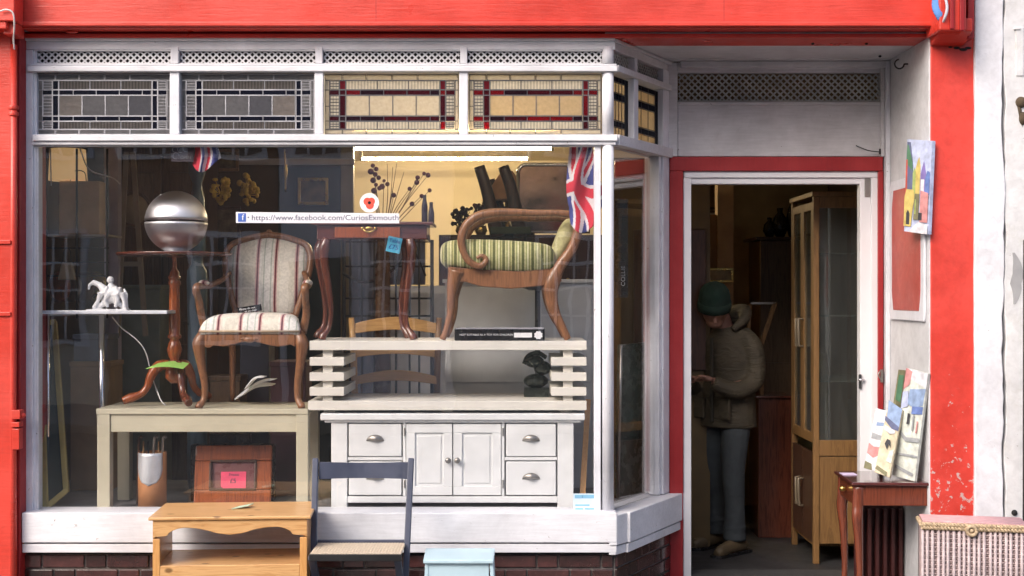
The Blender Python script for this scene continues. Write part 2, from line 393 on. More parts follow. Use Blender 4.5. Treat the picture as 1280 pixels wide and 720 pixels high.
# ---- houses across the street (seen only as reflections in the glass) ----
DG = plain('dark_window', (0.03,0.035,0.05), 0.1); SASH = plain('sash_paint', (0.8,0.8,0.8), 0.5)
SLATE = plain('slate', (0.08,0.08,0.09), 0.7)
wf = MB(); wp = MB()
wf.box(-0.52, 0.52, 0, 0.07, 0, 1.7); wp.box(-0.44, 0.44, 0.065, 0.09, 0.08, 1.62)
for a in (-0.22, 0.0, 0.22): wf.box(a-0.02, a+0.02, 0.085, 0.11, 0.08, 1.62)
for a in (0.46, 0.85, 1.24): wf.box(-0.44, 0.44, 0.0855, 0.112, a-0.02, a+0.02)
df = MB(); df.box(-0.45, 0.45, 0, 0.05, 0, 2.2)
w0 = d0 = None
looks = [('white', (0.78,0.78,0.80)), ('slate blue', (0.10,0.13,0.18)), ('cream', (0.66,0.60,0.48)), ('dark brick', (0.14,0.07,0.05)), ('pale grey', (0.72,0.72,0.76)), ('sage green', (0.16,0.20,0.16)), ('white', (0.78,0.76,0.74)), ('dark grey', (0.10,0.10,0.11)), ('pink', (0.60,0.42,0.40))]
for i, (nm_, c_) in enumerate(looks):
    xc = -12.6 + i*2.6; hgt = 6.2 + 0.7*((i*7) % 3)
    h_ = T('terraced_house', nm_ + ' fronted narrow terraced house across the street, ' + ['far left of the row','second in the row','third in the row','fourth in the row','middle of the row','just right of the middle','third from the right end','next to the right end','right end of the row'][i], 'house', (xc,-13,0), 'terraced houses across the street')
    g = MB(); g.box(xc-1.29, xc+1.29, -18, -13-0.06*(i % 2), 0, hgt); g.build('wall', plain('house_front_%d' % i, c_, 0.85, var=0.1, vs_=2, world=True), h_)
    g = MB(); g.prism([(-18.2,hgt),(-12.8,hgt),(-15.5,hgt+1.8)], xc-1.29, xc+1.29, plane='yz'); g.build('roof', SLATE, h_)
    for wx, wz in ((-0.62,3.7),(0.62,3.7),(0.5,0.9)):
        if w0 is None:
            w0 = wf.build('window', SASH); p0 = wp.build('pane', DG); p0.parent = w0; w0.parent = h_; w = w0
        else:
            w = w0.copy(); COL.objects.link(w); w.parent = h_; d = p0.copy(); COL.objects.link(d); d.parent = w
        w.location = (wx, 0, wz)
    if d0 is None: d0 = df.build('door', DG); dd = d0
    else: dd = d0.copy(); COL.objects.link(dd)
    dd.parent = h_; dd.location = (-0.7, 0, 0)

# ---- shop shell: floor, walls, ceiling ----
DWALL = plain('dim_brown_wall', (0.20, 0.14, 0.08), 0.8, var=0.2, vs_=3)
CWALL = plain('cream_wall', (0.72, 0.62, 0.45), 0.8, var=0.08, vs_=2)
FLOORM = plain('worn_lino', (0.028, 0.028, 0.03), 0.5, var=0.3, vs_=6)
g = MB(); g.box(-3.3, 3.4, 0.1, 6.2, 0.0, 0.05); struct(g.build('shop_floor', FLOORM))
g = MB(); g.box(-3.3, 3.4, 0.12, 0.76, 3.06, 3.2); g.box(-3.3, 3.4, 0.76, 6.2, 2.98, 3.2); g.box(-2.95, 0.5, 0.12, 0.755, 2.98, 3.055); struct(g.build('shop_ceiling', CWALL))
g = MB(); g.box(-3.3, 3.4, 6.0, 6.2, 0.05, 2.98); struct(g.build('back_wall', CWALL))
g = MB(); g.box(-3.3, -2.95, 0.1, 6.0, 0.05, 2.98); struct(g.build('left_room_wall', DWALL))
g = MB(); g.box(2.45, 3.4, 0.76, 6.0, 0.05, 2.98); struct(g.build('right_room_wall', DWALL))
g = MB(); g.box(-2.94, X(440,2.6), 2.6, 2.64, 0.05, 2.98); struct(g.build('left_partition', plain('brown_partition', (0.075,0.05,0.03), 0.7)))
g = MB(); g.box(1.28, 1.34, 2.7, 5.99, 0.05, 2.98); struct(g.build('added_partition', DWALL))  # unseen partition added to screen tube light, stopped short to let some through
g = MB(); g.box(1.35, 2.44, 3.3, 3.4, 0.05, 2.98); struct(g.build('passage_wall', plain('olive_wall', (0.36,0.28,0.16), 0.8)))
g = MB(); g.box(-9, 9, 0.35, 6.4, 3.62, 8.5); struct(g.build('upper_wall', REND))

# ---- fascia board ----
fa = T('shop_fascia', 'wide red painted timber fascia board across the top of the shopfront', 'fascia', (0,0,3.06))
zf = Z(35,-0.12)
g = MB(); g.box(X(26,-0.12), X(1168,-0.12), -0.12, 0.35, zf, 3.9); g.build('fascia_board', RED, fa, bevel=0.004)
g = MB(); g.box(X(26,-0.12), X(1168,-0.12), -0.14, -0.121, zf+0.006, zf+0.030); g.build('lower_bead', RED, fa, bevel=0.006)
g = MB(); g.box(X(22,-0.03), X(1166,-0.03), -0.03, 0.35, Z(47,-0.03), zf-0.012); g.build('under_board', RED, fa, bevel=0.003)
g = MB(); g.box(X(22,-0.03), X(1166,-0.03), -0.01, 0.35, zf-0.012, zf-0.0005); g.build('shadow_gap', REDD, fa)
g = MB(); g.ball(P(90,40,-0.045), (0.035,0.012,0.008)); g.build('paint_lump', RED, fa)
for px in (470, 905): g = MB(); g.box(X(px,-0.12)-0.0012, X(px,-0.12)+0.0012, -0.1205, -0.119, zf+0.03, 3.9); g.build('board_joint', REDD, fa)

# ---- left pilaster ----
lp = T('red_pilaster', 'narrow red timber pilaster with pipe and hinges at the left edge', 'pilaster', (-2.7,0,0))
g = MB(); g.box(-3.6, X(14,-0.13), -0.13, 0.3, 0, 3.25); g.build('shaft', RED, lp, bevel=0.004)
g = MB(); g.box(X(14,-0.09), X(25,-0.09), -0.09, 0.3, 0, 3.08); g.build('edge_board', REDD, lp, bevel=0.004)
g = MB(); g.tube([P(17,56,-0.115), P(17,300,-0.115), P(16,500,-0.115), P(17,800,-0.115)], 0.019, 10); g.build('pipe', RED, lp)
for py in (135, 143): g = MB(); g.tube([P(17,py-3,-0.115), P(17,py+2,-0.115)], 0.026, 12); g.build('pipe_collar', RED, lp, bevel=0.002)
for py in (300, 390):
    g = MB(); g.pbox(-40, 13, py, py+5, -0.142, -0.128); g.build('panel_moulding', RED, lp, bevel=0.003)
g = MB(); g.pbox(14, 25, 513, 524, -0.15, -0.09); g.ball(P(28,519,-0.12), (0.018,0.018,0.014)); g.build('hinge', RED, lp, bevel=0.003)
g = MB(); g.pbox(14, 24, 528, 534, -0.15, -0.09); g.pbox(15, 24, 536, 562, -0.143, -0.09); g.build('hinge', RED, lp, bevel=0.003)
g = MB(); g.pbox(-40, 18, -30, 26, -0.26, -0.13); g.pbox(-40, 8, 26, 36, -0.25, -0.13); g.pbox(4, 19, 28, 43, -0.22, -0.09); g.build('corbel', RED, lp, bevel=0.006)
rp = MB(); rp.tube(spline([P(0,14,-0.275), P(8,12,-0.275), P(16,16,-0.27), P(18,30,-0.25), P(17,48,-0.2), P(18,62,-0.17)], 5), 0.0042, 6)
tag(rp.build('string', plain('white_string', (0.7,0.68,0.66), 0.8)), 'frayed white string tied round the red corbel at the top left', 'string')

# ---- right pilaster ----
rpi = T('red_pilaster', 'chipped red rendered pilaster between the doorway and the white wall', 'pilaster', (2.3,0,0))
g = MB(); g.box(X(1163,-0.05), X(1218,-0.05), -0.05, 0.3, 0, 3.6); g.build('shaft', REDV, rpi, bevel=0.006)
cb = MB(); cb.pbox(1174, 1208, -60, 38, -0.27, -0.05); cb.build('corbel_block', RED, rpi, bevel=0.008)
cb = MB(); cb.prism([(-0.05,Z(58,-0.05)),(-0.05,Z(30,-0.05)),(-0.20,Z(30,-0.05)),(-0.20,Z(46,-0.05)),(-0.10,Z(56,-0.05))], X(1174,-.2), X(1216,-.2), plane='yz'); cb.build('corbel_bracket', RED, rpi, bevel=0.006)
cb = MB(); cb.pbox(1188, 1193, -60, 36, -0.285, -0.265); cb.pbox(1200, 1206, -60, 38, -0.28, -0.26); cb.pbox(1210, 1218, -60, 48, -0.16, -0.05); cb.build('corbel_rib', REDD, rpi, bevel=0.004)
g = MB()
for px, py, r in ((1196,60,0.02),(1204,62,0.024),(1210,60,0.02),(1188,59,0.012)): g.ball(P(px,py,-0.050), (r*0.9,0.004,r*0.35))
g.build('corbel_shade', DARK, rpi)  # dark shading under the corbel, built as flat black lumps
ra = MB(); f = spline([P(1169,-6,-0.17), P(1168,10,-0.19), P(1172,22,-0.2), P(1176,33,-0.18)], 5)
ra.tube([Vector((p.x,p.y-0.06,p.z)) for p in f], [0.030,0.034,0.036,0.030,0.006], 7, ell=(1,0.35), sm=False)
rag = T('rag', 'blue and grey rag tied beside the right hand red corbel', 'rag', (2.2,-0.18,3.1))
ra.build('blue_cloth', plain('blue_cloth', (0.10,0.24,0.55), 0.85), rag)
ra = MB(); ra.tube(spline([P(1181,-6,-0.28), P(1184,10,-0.29), P(1180,25,-0.28), P(1174,38,-0.2), P(1173,48,-0.12)], 5), [0.007,0.008,0.005,0.003], 6, ell=(1,0.5)); ra.build('tie', plain('grey_cloth', (0.5,0.5,0.55), 0.85), rag)

# ---- white walls at the right ----
def wavy(px, amp, seed, n=46, p0=-60, p1=820, Y=0.0):
    r = random.Random(seed); out = []; a = 0
    for i in range(n+1):
        a = a*0.7 + r.uniform(-amp, amp); out.append((X(px+a, Y), Z(p1+(p0-p1)*i/n, Y)))
    return out
Yq = -0.07
wl_ = wavy(1218.6, 0.4, 3, Y=Yq); wr_ = wavy(1254.5, 1.5, 5, n=60, Y=Yq)
g = MB(); g.prism(wl_ + wr_[::-1], Yq, 0.35); tag(g.build('rendered_pier', REND, bevel=0.006), 'thickly painted white rendered pier right of the red pilaster', 'pier')
nw = T('neighbour_wall', 'stained greyish white wall of the next building beyond the crack', 'wall', (2.8,0,0))
wl2 = wavy(1257, 1.6, 9, n=60, Y=-0.06)
g = MB(); g.prism(wl2 + [(4.6, Z(-60)), (4.6, Z(820))], -0.04, 0.35); g.v = [(x, -0.062 if y < 0 else y, z) for x, y, z in g.v]; g.build('wall', RENDY, nw, bevel=0.004)
g = MB(); g.box(X(1250), X(1262), 0.0, 0.2, 0, 3.4); g.build('crack_fill', plain('crack_grime', (0.5,0.49,0.48), 0.9), nw)
g = MB(); g.pbox(1268, 1276, 34, 37, -0.075, -0.055); g.pbox(1270, 1280, 34, 95, -0.068, -0.055); g.build('old_fixing', RENDY, nw, bevel=0.004)
g = MB(); g.ball(P(1276,128,-0.06), (0.03,0.025,0.03)); g.ball(P(1278,148,-0.06), (0.02,0.025,0.035)); g.tube([P(1273,128,-0.06), P(1277,160,-0.05)], 0.012, 8); g.build('rusty_bracket', plain('rust', (0.07,0.05,0.03), 0.9, var=0.5), nw)
g = MB(); g.ball(P(1268,641,-0.064), (0.016,0.012,0.016)); g.build('bolt_hole', DARK, nw)
g = MB(); wp_ = wavy(1268, 2.5, 21, n=10, p0=316, p1=380, Y=-0.043); g.prism([(x-0.02*math.sin(PI*i/10)-0.006, z) for i, (x, z) in enumerate(wp_)] + [(x+0.028*math.sin(PI*i/10)+0.006, z) for i, (x, z) in reversed(list(enumerate(wp_)))], -0.064, -0.05); g.build('damp_patch', plain('damp_render', (0.34,0.34,0.35), 0.9), nw)
g = MB(); g.tube([P(1284,300,-0.2), P(1283,760,-0.2)], 0.02, 10); tag(g.build('drainpipe', IRON), 'dark drainpipe just inside the right edge of the photo', 'pipe')

# ---- porch: side wall, soffit, ceiling boards ----
g = MB(); g.box(X(1163,-0.05)-0.004, X(1163,-0.05)-0.001, -0.047, 0.0, 0.05, 3.03)
sw = T('porch_side_wall', 'white painted right side wall of the shop doorway recess', 'wall', (2.2,0.3,0))
g2 = MB(); g2.box(2.174, 2.5, 0.0-0.046, 0.76, 0.0, 3.05); g2.build('wall', SIDEW, sw, bevel=0.003)
g2 = MB(); g2.box(2.148, 2.173, 0.655, 0.70, 0.05, Z(78,0.7)); g2.build('corner_post', WHTV, sw, bevel=0.004)
g = MB(); g.box(0.93, 2.17, 0.0, 0.9, 0.0, 0.055); struct(g.build('door_step', plain('step_stone', (0.04,0.04,0.042), 0.7)))
so = T('porch_soffit', 'white boarded soffit above the doorway and window head', 'soffit', (1.3,0.3,3.03))
z0 = Z(48,0)
ys = [-0.02, 0.20, 0.42, 0.60, 0.705]
for i in range(4):
    g = MB(); g.box(X(756), 2.173, ys[i]+0.002, ys[i+1]-0.002, z0-0.002*(i % 2), z0+0.03); g.build('soffit_board', WHTG, so, bevel=0.002)
g = MB(); g.box(-2.6, 2.2, -0.028, 0.75, z0+0.031, z0+0.05); g.build('backing', WHTG, so)
g = MB(); g.box(0.97, 2.173, 0.66, 0.703, Z(84,0.66), z0-0.004); g.build('cornice', WHTG, so, bevel=0.004)
for px, py in ((1016,57),(1083,58),(1100,74)):
    g = MB(); q = P(px,py,0.12 if py < 60 else 0.5); q.z = z0-0.006; g.ball(q, (0.009,0.009,0.006)); g.build('nail', IRON, so)
hk = MB(); h0 = Vector((2.155, 0.32, Z(80,0.32))); hk.tube([h0+Vector((0.03,0,0.0)), h0] + [h0+Vector((-0.028-0.026*math.cos(a), 0, -0.0+0.026*math.sin(a))) for a in [PI*0.0+k*PI*1.45/10+PI for k in range(11)]], 0.0045, 8)
tag(hk.build('hook', IRON), 'small black iron hook screwed high in the porch side wall', 'hook')

# ---- bay window (front) ----
bw = T('shop_window', 'large white timber framed shop window with leaded lights above', 'window', (0,0,0.33))
g = MB(); g.pbox(28, 769, 48, 62, 0.0, 0.12); g.build('head_board', WHT, bw, bevel=0.002)
g = MB(); g.pbox(26, 769, 47, 50.5, -0.018, 0.0); g.build('head_bead', WHT, bw, bevel=0.003)
g = MB(); g.pbox(28, 41, 62.2, 640, -0.004, 0.12); g.build('side_post', WHTV, bw, bevel=0.003)
g = MB(); g.pbox(41.3, 46, 62.2, 640, 0.012, 0.1); g.build('inner_post', WHTV, bw, bevel=0.003)
g = MB(); g.pbox(34, 772, 82, 89, -0.022, 0.1); g.pbox(34, 771, 79.5, 82, -0.012, 0.1); g.build('transom_rail', WHT, bw, bevel=0.004)
g = MB(); g.pbox(40, 772, 168, 176, -0.026, 0.1); g.pbox(40, 770, 176.2, 181, -0.012, 0.1); g.build('transom_rail', WHT, bw, bevel=0.004)
for a, b_ in ((213,223),(394,403),(575,584)):
    g = MB(); g.pbox(a, b_, 58, 79.3, -0.006, 0.08); g.build('mullion', WHTV, bw, bevel=0.003)
    g = MB(); g.pbox(a-1, b_+1, 89.2, 167.8, -0.006, 0.08); g.build('mullion', WHTV, bw, bevel=0.004)
# round corner post in three lengths
for p0_, p1_ in ((58, 79.3), (89.2, 167.8), (181.2, 640)):
    g = MB(); c = P(760, 0, 0.012); g.tube([(c.x, 0.02, Z(p1_,0)), (c.x, 0.02, Z(p0_,0))], 0.031, 18); g.build('corner_post', WHTV, bw)
g = MB(); g.pbox(743, 751, 181.2, 640, 0.01, 0.09); g.build('glazing_post', WHTV, bw, bevel=0.003)
g = MB(); g.pbox(41, 743.5, 181.1, 640, 0.031, 0.037); g.build('glass_pane', GLASS, bw)
g = MB(); g.pbox(46.3, 743, 181.2, 183.4, 0.010, 0.03); g.pbox(46.3, 743, 638, 640, 0.010, 0.03); g.pbox(46.3, 48, 183.5, 638, 0.012, 0.03); g.build('glazing_bead', WHT, bw, bevel=0.001)
# sill
g = MB(); g.pbox(27, 771, 641, 678.5, -0.075, 0.12); g.build('sill_board', WHT, bw, bevel=0.005)
g = MB(); g.pbox(27.5, 771, 680, 691, -0.066, 0.12); g.build('lower_sill', WHT, bw, bevel=0.004)
g = MB(); g.pbox(22, 27, 645, 700, -0.06, 0.1); g.build('sill_end', WHT, bw, bevel=0.004)

def lattice(name, w, h, pitch, wd, mat, parent, loc, y=0.012, rot=None):
    """two crossing layers of thin diagonal slats inside a w x h opening"""
    m_ = MB()
    for fam in (1, -1):
        c = -h
        while c < w + h:
            # line x = c + fam*z
            t0, t1 = 0.0, h
            def xx(z): return (c + z) if fam == 1 else (c + h - z)
            pts = []
            for k in range(0, 41):
                z = h*k/40; x = xx(z)
                if 0 <= x <= w: pts.append((x, z))
            if len(pts) > 1:
                yy = 0 if fam == 1 else -0.004
                m_.bar((pts[0][0], yy, pts[0][1]), (pts[-1][0], yy, pts[-1][1]), wd, 0.004, up=(0,1,0))
            c += pitch
    for v_ in range(len(m_.v)): x, y_, z = m_.v[v_]; m_.v[v_] = (min(max(x,0),w), y_, min(max(z,0),h))
    if rot is None:
        for v_ in range(len(m_.v)): x, y_, z = m_.v[v_]; m_.v[v_] = (x+loc[0], y_+loc[1], z+loc[2])
    else:
        for v_ in range(len(m_.v)): x, y_, z = m_.v[v_]; m_.v[v_] = (x+loc[0], y_+loc[1], z+loc[2])
    return m_.build(name, mat, parent, kind='stuff')

PX = 0.0042
cols4 = [(42, 212.5), (223.5, 393.5), (403.5, 574.5), (584.5, 753)]
for a, b_ in cols4:
    lattice('lattice_panel', X(b_)-X(a), Z(63)-Z(79), 0.0345, 0.0112, LATW, bw, (X(a), 0.03, Z(79)))
    g = MB(); g.box(X(a)-0.005, X(b_)+0.005, 0.060, 0.066, Z(82), Z(61)); g.build('void_backing', DARK, bw)  # black sheet added so the lattice holes read as dark void
    g = MB(); g.box(X(a), X(b_), 0.004, 0.034, Z(63.3), Z(62.3)); g.box(X(a), X(b_), 0.004, 0.034, Z(79.4), Z(78.6)); g.build('lattice_trim', LATW, bw)

# ---- leaded lights ----
LEAD = plain('lead_came', (0.40, 0.40, 0.43), 0.5, 0.3, var=0.2, bd=0)
LEADM = plain('lead_came_dull', (0.10, 0.10, 0.11), 0.5, 0.3, var=0.2, bd=0)
LEADD = plain('lead_came_dark', (0.02, 0.02, 0.022), 0.5, 0.3, bd=0)
GL = {
 'grey': leaded('grey_obscure_glass', (0.55,0.54,0.55), (0.28,0.275,0.285), 0.3),
 'grey3': leaded('light_grey_obscure_glass', (0.7,0.6,0.5), (0.36,0.34,0.33), 0.3),
 'grey4': leaded('dark_grey_obscure_glass', (0.5,0.5,0.55), (0.20,0.20,0.22), 0.3),
 'ribg': leaded('grey_ribbed_glass', (0.8,0.7,0.55), (0.25,0.24,0.24), 0.5, ribs=19),
 'navy': leaded('navy_glass', (0.01,0.012,0.03), (0.02,0.022,0.05), 0.5),
 'cream': leaded('cream_obscure_glass', (1.0,0.95,0.86), (0.76,0.70,0.60), 0.5),
 'cream2': leaded('amber_obscure_glass', (1.0,0.88,0.68), (0.66,0.56,0.42), 0.55),
 'rib': leaded('cream_ribbed_glass', (1.0,0.95,0.82), (0.66,0.60,0.50), 0.01, ribs=19),
 'wine': leaded('wine_red_glass', (0.26,0.014,0.03), (0.12,0.01,0.02), 0.6),
 'deep': leaded('deep_red_glass', (0.30,0.015,0.02), (0.2,0.012,0.02), 0.02),
 'crim': leaded('crimson_glass', (0.55,0.02,0.03), (0.24,0.012,0.02), 0.65),
 'plum': leaded('plum_glass', (0.09,0.012,0.03), (0.05,0.01,0.02), 0.5),
}
def leaded_panel(parent, x0, x1, zt, zb, pal, y=0.03, seed=0, lead=None):
    lead = lead or LEAD
    r = random.Random(seed); W = x1-x0; H = zt-zb; kx = W/167.0; kz = H/79.0
    def R(a, b_, c, d): return (x0+a*kx, x0+b_*kx, zt-d*kz, zt-c*kz)   # px rel -> x0,x1,zlow,zhigh
    big = []; small = []
    sq, rib, outr, darks = pal
    for k in range(5):
        a = [0, 22, 52, 84, 116, 167]; big.append((R(a[k]+1, a[k+1]-1, 2, 8.5), outr)); big.append((R(a[k]+1, a[k+1]-1, 73, 78), outr))
    for k in range(3):
        big.append((R(27+k*39, 65+k*39, 10, 20.5), rib)); big.append((R(27+k*39, 65+k*39, 62.5, 71.5), rib))
    for k in range(4): big.append((R(27+k*29.2, 55+k*29.2, 29, 54.2), sq if sq != 'grey' else ['grey3','grey','grey','grey4'][(k+seed-1) % 4]))
    for t, b2 in ((22, 27.6), (55.8, 61)):
        br = [6, 17.5, 19, 25.5, 27, 44, 45, 73, 74, 102, 103, 131, 132, 142.5, 144.5, 150, 151.5, 162]
        for k in range(0, len(br), 2):
            w_ = br[k+1]-br[k]; (big if w_ > 9 else small).append((R(br[k], br[k+1], t, b2), r.choice(darks)))
    for a, b2 in ((19, 25.5), (144.5, 150)):
        for c, d in ((10, 20.5), (29, 54.5), (62.5, 71.5)): big.append((R(a, b2, c, d), 'deep' if c == 10 and outr == 'cream' else r.choice(darks)))
    for a, b2 in ((7, 17.5), (151.5, 161)):
        for c, d, n_ in ((10, 20.5, 3), (29, 54.5, 6), (62.5, 71.5, 3)):
            for q in range(n_):
                hh = (d-c)/n_; small.append((R(a, b2, c+q*hh+0.5, c+(q+1)*hh-0.5), 'rib' if outr == 'cream' else outr))
    for a, b2 in ((1, 5.5), (163, 166)):
        for c, d in ((10, 21), (22, 42), (43, 61), (62, 71.5)): big.append((R(a, b2, c, d), 'rib' if c == 10 and outr == 'cream' else outr))
    pn = MB(); pn.box(x0, x1, y+0.004, y+0.0045, zb, zt)
    cm = MB(); t = 0.0028
    for (a, b2, c, d), m_ in big + small:
        cm.box(a-t, b2+t, y-0.003, y+0.003, d, d+t); cm.box(a-t, b2+t, y-0.003, y+0.003, c-t, c)
        cm.box(a-t, a, y-0.003, y+0.003, c, d); cm.box(b2, b2+t, y-0.003, y+0.003, c, d)
    root = MB(); root.v = cm.v; root.f = cm.f; root.mi = cm.mi; root.sm = cm.sm
    pl = root.build('leaded_panel', lead, parent)
    for (a, b2, c, d), m_ in big:
        g = MB(); g.box(a, b2, y-0.0015, y+0.0015, c, d); g.build('pane', GL[m_], pl)
    by = {}
    for (a, b2, c, d), m_ in small: by.setdefault(m_, MB()).box(a, b2, y-0.0015, y+0.0015, c, d)
    for m_, g in by.items(): g.build('small_pane', GL[m_], pl, kind='stuff')
    return pl
zt, zb = Z(90.5), Z(167.5)
leaded_panel(bw, X(45), X(211.5), zt, zb, ('grey','ribg','grey',['navy']), seed=1)
leaded_panel(bw, X(225), X(392), zt, zb, ('grey','ribg','grey',['navy']), seed=2)
leaded_panel(bw, X(405), X(573), zt, zb, ('cream','rib','cream',['wine','wine','crim','plum']), seed=3, lead=LEADM)
leaded_panel(bw, X(586), X(752), zt, zb, ('cream2','rib','cream',['crim','wine','plum']), seed=4, lead=LEADM)
# dull sheet standing in for the dim space behind the two left lights
g = MB(); g.box(X(43), X(394), 0.16, 0.17, Z(168.5), 2.98); g.build('dim_space_sheet', plain('dim_space', (0.16,0.145,0.13), 0.9), bw)

# ---- angled window beside the door ----
ax0, ay0 = 0.533, 0.0; ax1, ay1 = X(836,0.7), 0.70
ang = math.atan2(ay1-ay0, ax1-ax0); L = math.hypot(ax1-ax0, ay1-ay0)
aw = T('angled_window', 'narrow angled side window between the corner post and red door frame', 'window', (0,0,0))
# local: x along wall 0..L, y inwards (left of travel), z absolute
def ab(name, x0, x1, y0, y1, z0_, z1_, mat, bev=0.003):
    g = MB(); g.box(x0, x1, y0, y1, z0_, z1_); return g.build(name, mat, aw, bevel=bev)
zz = lambda py: Z(py, 0)
def u_of(px):   # distance along the angled wall where the sight line at px meets it
    dx, dy = math.cos(ang), math.sin(ang); k = (px-640)/1666.667
    return (k*7 - ax0) / (dx - k*dy)
ab('head_board', 0.0, L, 0.0, 0.09, zz(62), z0-0.003, WHTG)
ab('head_bead', 0.0, L, -0.02, 0, zz(53), zz(48)-0.004, WHTG)
ab('transom_rail', 0.02, L, -0.022, 0.09, zz(89), zz(81), WHTG)
ab('transom_rail', 0.02, L, -0.026, 0.09, zz(181), zz(168), WHTG)
uE = L-0.10; uM = u_of(795)
ab('end_post', uE, L, -0.006, 0.11, zz(640), zz(89.3), WHTV)
ab('end_post', uE, L, -0.006, 0.11, zz(81)+0.001, zz(62), WHTV)
ab('end_bead', uE-0.035, uE-0.001, 0.006, 0.07, zz(640), zz(181.3), WHTV)
ab('mullion', uM-0.04, uM+0.02, -0.006, 0.08, zz(167.8), zz(89.3), WHTV)
ab('mullion', uM-0.03, uM+0.01, -0.006, 0.08, zz(80.8), zz(62), WHTV)
ab('glass_pane', 0.02, uE-0.02, 0.034, 0.040, zz(640), zz(181.3), GLASS, 0)
for a, b_ in ((0.035, uM-0.045), (uM+0.022, uE)):
    lt = lattice('lattice_panel', b_-a, zz(63)-zz(80.5), 0.0335, 0.012, LATG, aw, (a, 0.03, zz(80.5)))
    ab('void_backing', a, b_, 0.06, 0.066, zz(81), zz(62), DARK, 0)  # dark void behind the side lattice, put in as a black sheet
    W = b_-a; g = MB(); cm = MB(); t = 0.003; panes = []
    rows = [(93, 98,'d'), (100, 112,'c'), (114, 121,'d'), (123, 147,'c'), (149, 155,'d'), (157, 166,'c')]
    nC = 4 if a < 0.1 else 3
    for r0, r1, kind_ in rows:
        for k in range(nC):
            xa = a+0.016+(W-0.060)*k/nC; xb = a+0.016+(W-0.060)*(k+1)/nC-0.006; panes.append((xa, xb, zz(r1), zz(r0), kind_))
    panes.append((a+W-0.042, a+W-0.006, zz(166), zz(93), 'd'))
    for xa, xb, c, d, kd in panes:
        cm.box(xa-t, xb+t, 0.026, 0.030, d, d+t); cm.box(xa-t, xb+t, 0.026, 0.030, c-t, c)
        cm.box(xa-t, xa, 0.026, 0.030, c, d); cm.box(xb, xb+t, 0.026, 0.030, c, d)
    pl = cm.build('leaded_panel', LEADD, aw)
    for xa, xb, c, d, kd in panes:
        g = MB(); g.box(xa, xb, 0.027, 0.029, c, d); g.build('pane', GL['cream2' if kd == 'c' else 'navy'], pl)
ab('sill_board', 0.045, L+0.055, -0.075, 0.12, zz(678.5), zz(641), WHT, 0.005)
ab('lower_sill', 0.04, L+0.045, -0.066, 0.12, zz(691), zz(680), WHT, 0.004)
place(aw, (ax0, ay0, 0), ang)
# corner filler of the sill
g = MB(); 
cpts = [(X(771,-0.075),-0.075),(ax0+0.05,-0.06),(ax0+0.1,0.06),(ax0,0.1),(ax0-0.02,0.1),(ax0-0.02,-0.075)]
g.prism([(0.505,-0.0735),(0.545,-0.0735),(0.62,0.03),(0.50,0.1)], zz(678.4), zz(641.2), plane='xy'); g.build('sill_mitre', WHT, bw, bevel=0.003)
g = MB(); g.prism([(0.505,-0.0645),(0.54,-0.0645),(0.61,0.03),(0.50,0.1)], zz(690.8), zz(680.2), plane='xy'); g.build('sill_mitre', WHT, bw, bevel=0.003)

# ---- glazed brick plinth ----
def brick_wall(name, label, L_, org, rz, skip=0.0):
    bp = T(name, label, 'brick wall', (0,0,0))
    g = MB(); g.box(0.0, L_, 0.012, 0.11, -0.004, 0.325); g.build('mortar', MORT, bp)
    cache = {}
    zc = 0.322; row = 0
    while zc > 0.02:
        h = 0.064; x = -0.05 if row % 2 else 0.0; k = row
        while x < L_:
            w = 0.215 if k % 2 else 0.103
            xa = max(x, 0.003); xb = min(x+w, L_-0.003)
            if xb-xa > 0.03:
                key = round(xb-xa, 3)
                if key not in cache:
                    bb = MB(); bb.box(-key/2, key/2, 0.0, 0.09, -h/2, h/2); o = bb.build('brick', BRK, bp, bevel=0.004)
                    cache[key] = o.data; md = o
                else:
                    o = bpy.data.objects.new('brick', cache[key]); COL.objects.link(o); o.parent = bp
                    b = o.modifiers.new('b', 'BEVEL'); b.width = 0.004; b.segments = 2
                o.location = ((xa+xb)/2, random.uniform(-0.002, 0.002), zc-h/2)
            x += w+0.010; k += 1
        zc -= h+0.011; row += 1
    place(bp, org, rz); return bp
brick_wall('brick_plinth', 'maroon glazed brick plinth below the long front window sill', 3.10, (X(28,0.0), -0.02, 0), 0)
brick_wall('brick_plinth', 'short maroon glazed brick plinth under the angled sill by the door', L-0.02, (ax0+0.018, ay0-0.012, 0), ang)

# ---- door surround ----
Yd = 0.70
ds = T('door_surround', 'red and white doorway surround with a lattice vent above', 'door frame', (1.5,0.7,0.05))
def dbx(name, a, b_, c, d, Yf, Yb, mat, bev=0.003):
    g = MB(); g.pbox(a, b_, c, d, Yf, Yb); return g.build(name, mat, ds, bevel=bev)
dbx('fanlight_post', 834, 847, 78, 195.5, 0.685, 0.8, WHTG)
dbx('fanlight_post', 1101.5, 1106, 84, 195.5, 0.675, 0.8, WHTG)
dbx('vent_head', 847.2, 1101.3, 78, 91, 0.695, 0.8, WHTG)
dbx('vent_rail', 847.2, 1101.3, 127.5, 131, 0.69, 0.8, WHTG)
dbx('fanlight_board', 847.2, 1101.3, 131.2, 195.5, 0.702, 0.8, WHTG)
lattice('lattice_panel', X(1101,.7)-X(848,.7), Z(92,.7)-Z(127,.7), 0.0395, 0.0125, LATG, ds, (X(848,.7), 0.715, Z(127,.7)))
dbx('void_backing', 846, 1103, 91, 128, 0.75, 0.76, DARK, 0)  # black sheet for the darkness behind the vent lattice
dbx('vent_lip', 848, 1101, 125.3, 127.3, 0.698, 0.712, LATG, 0)
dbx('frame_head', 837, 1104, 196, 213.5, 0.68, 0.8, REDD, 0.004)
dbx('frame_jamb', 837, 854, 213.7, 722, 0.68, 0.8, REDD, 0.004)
dbx('frame_jamb', 1098, 1104.5, 213.7, 512, 0.68, 0.8, REDD, 0.004)
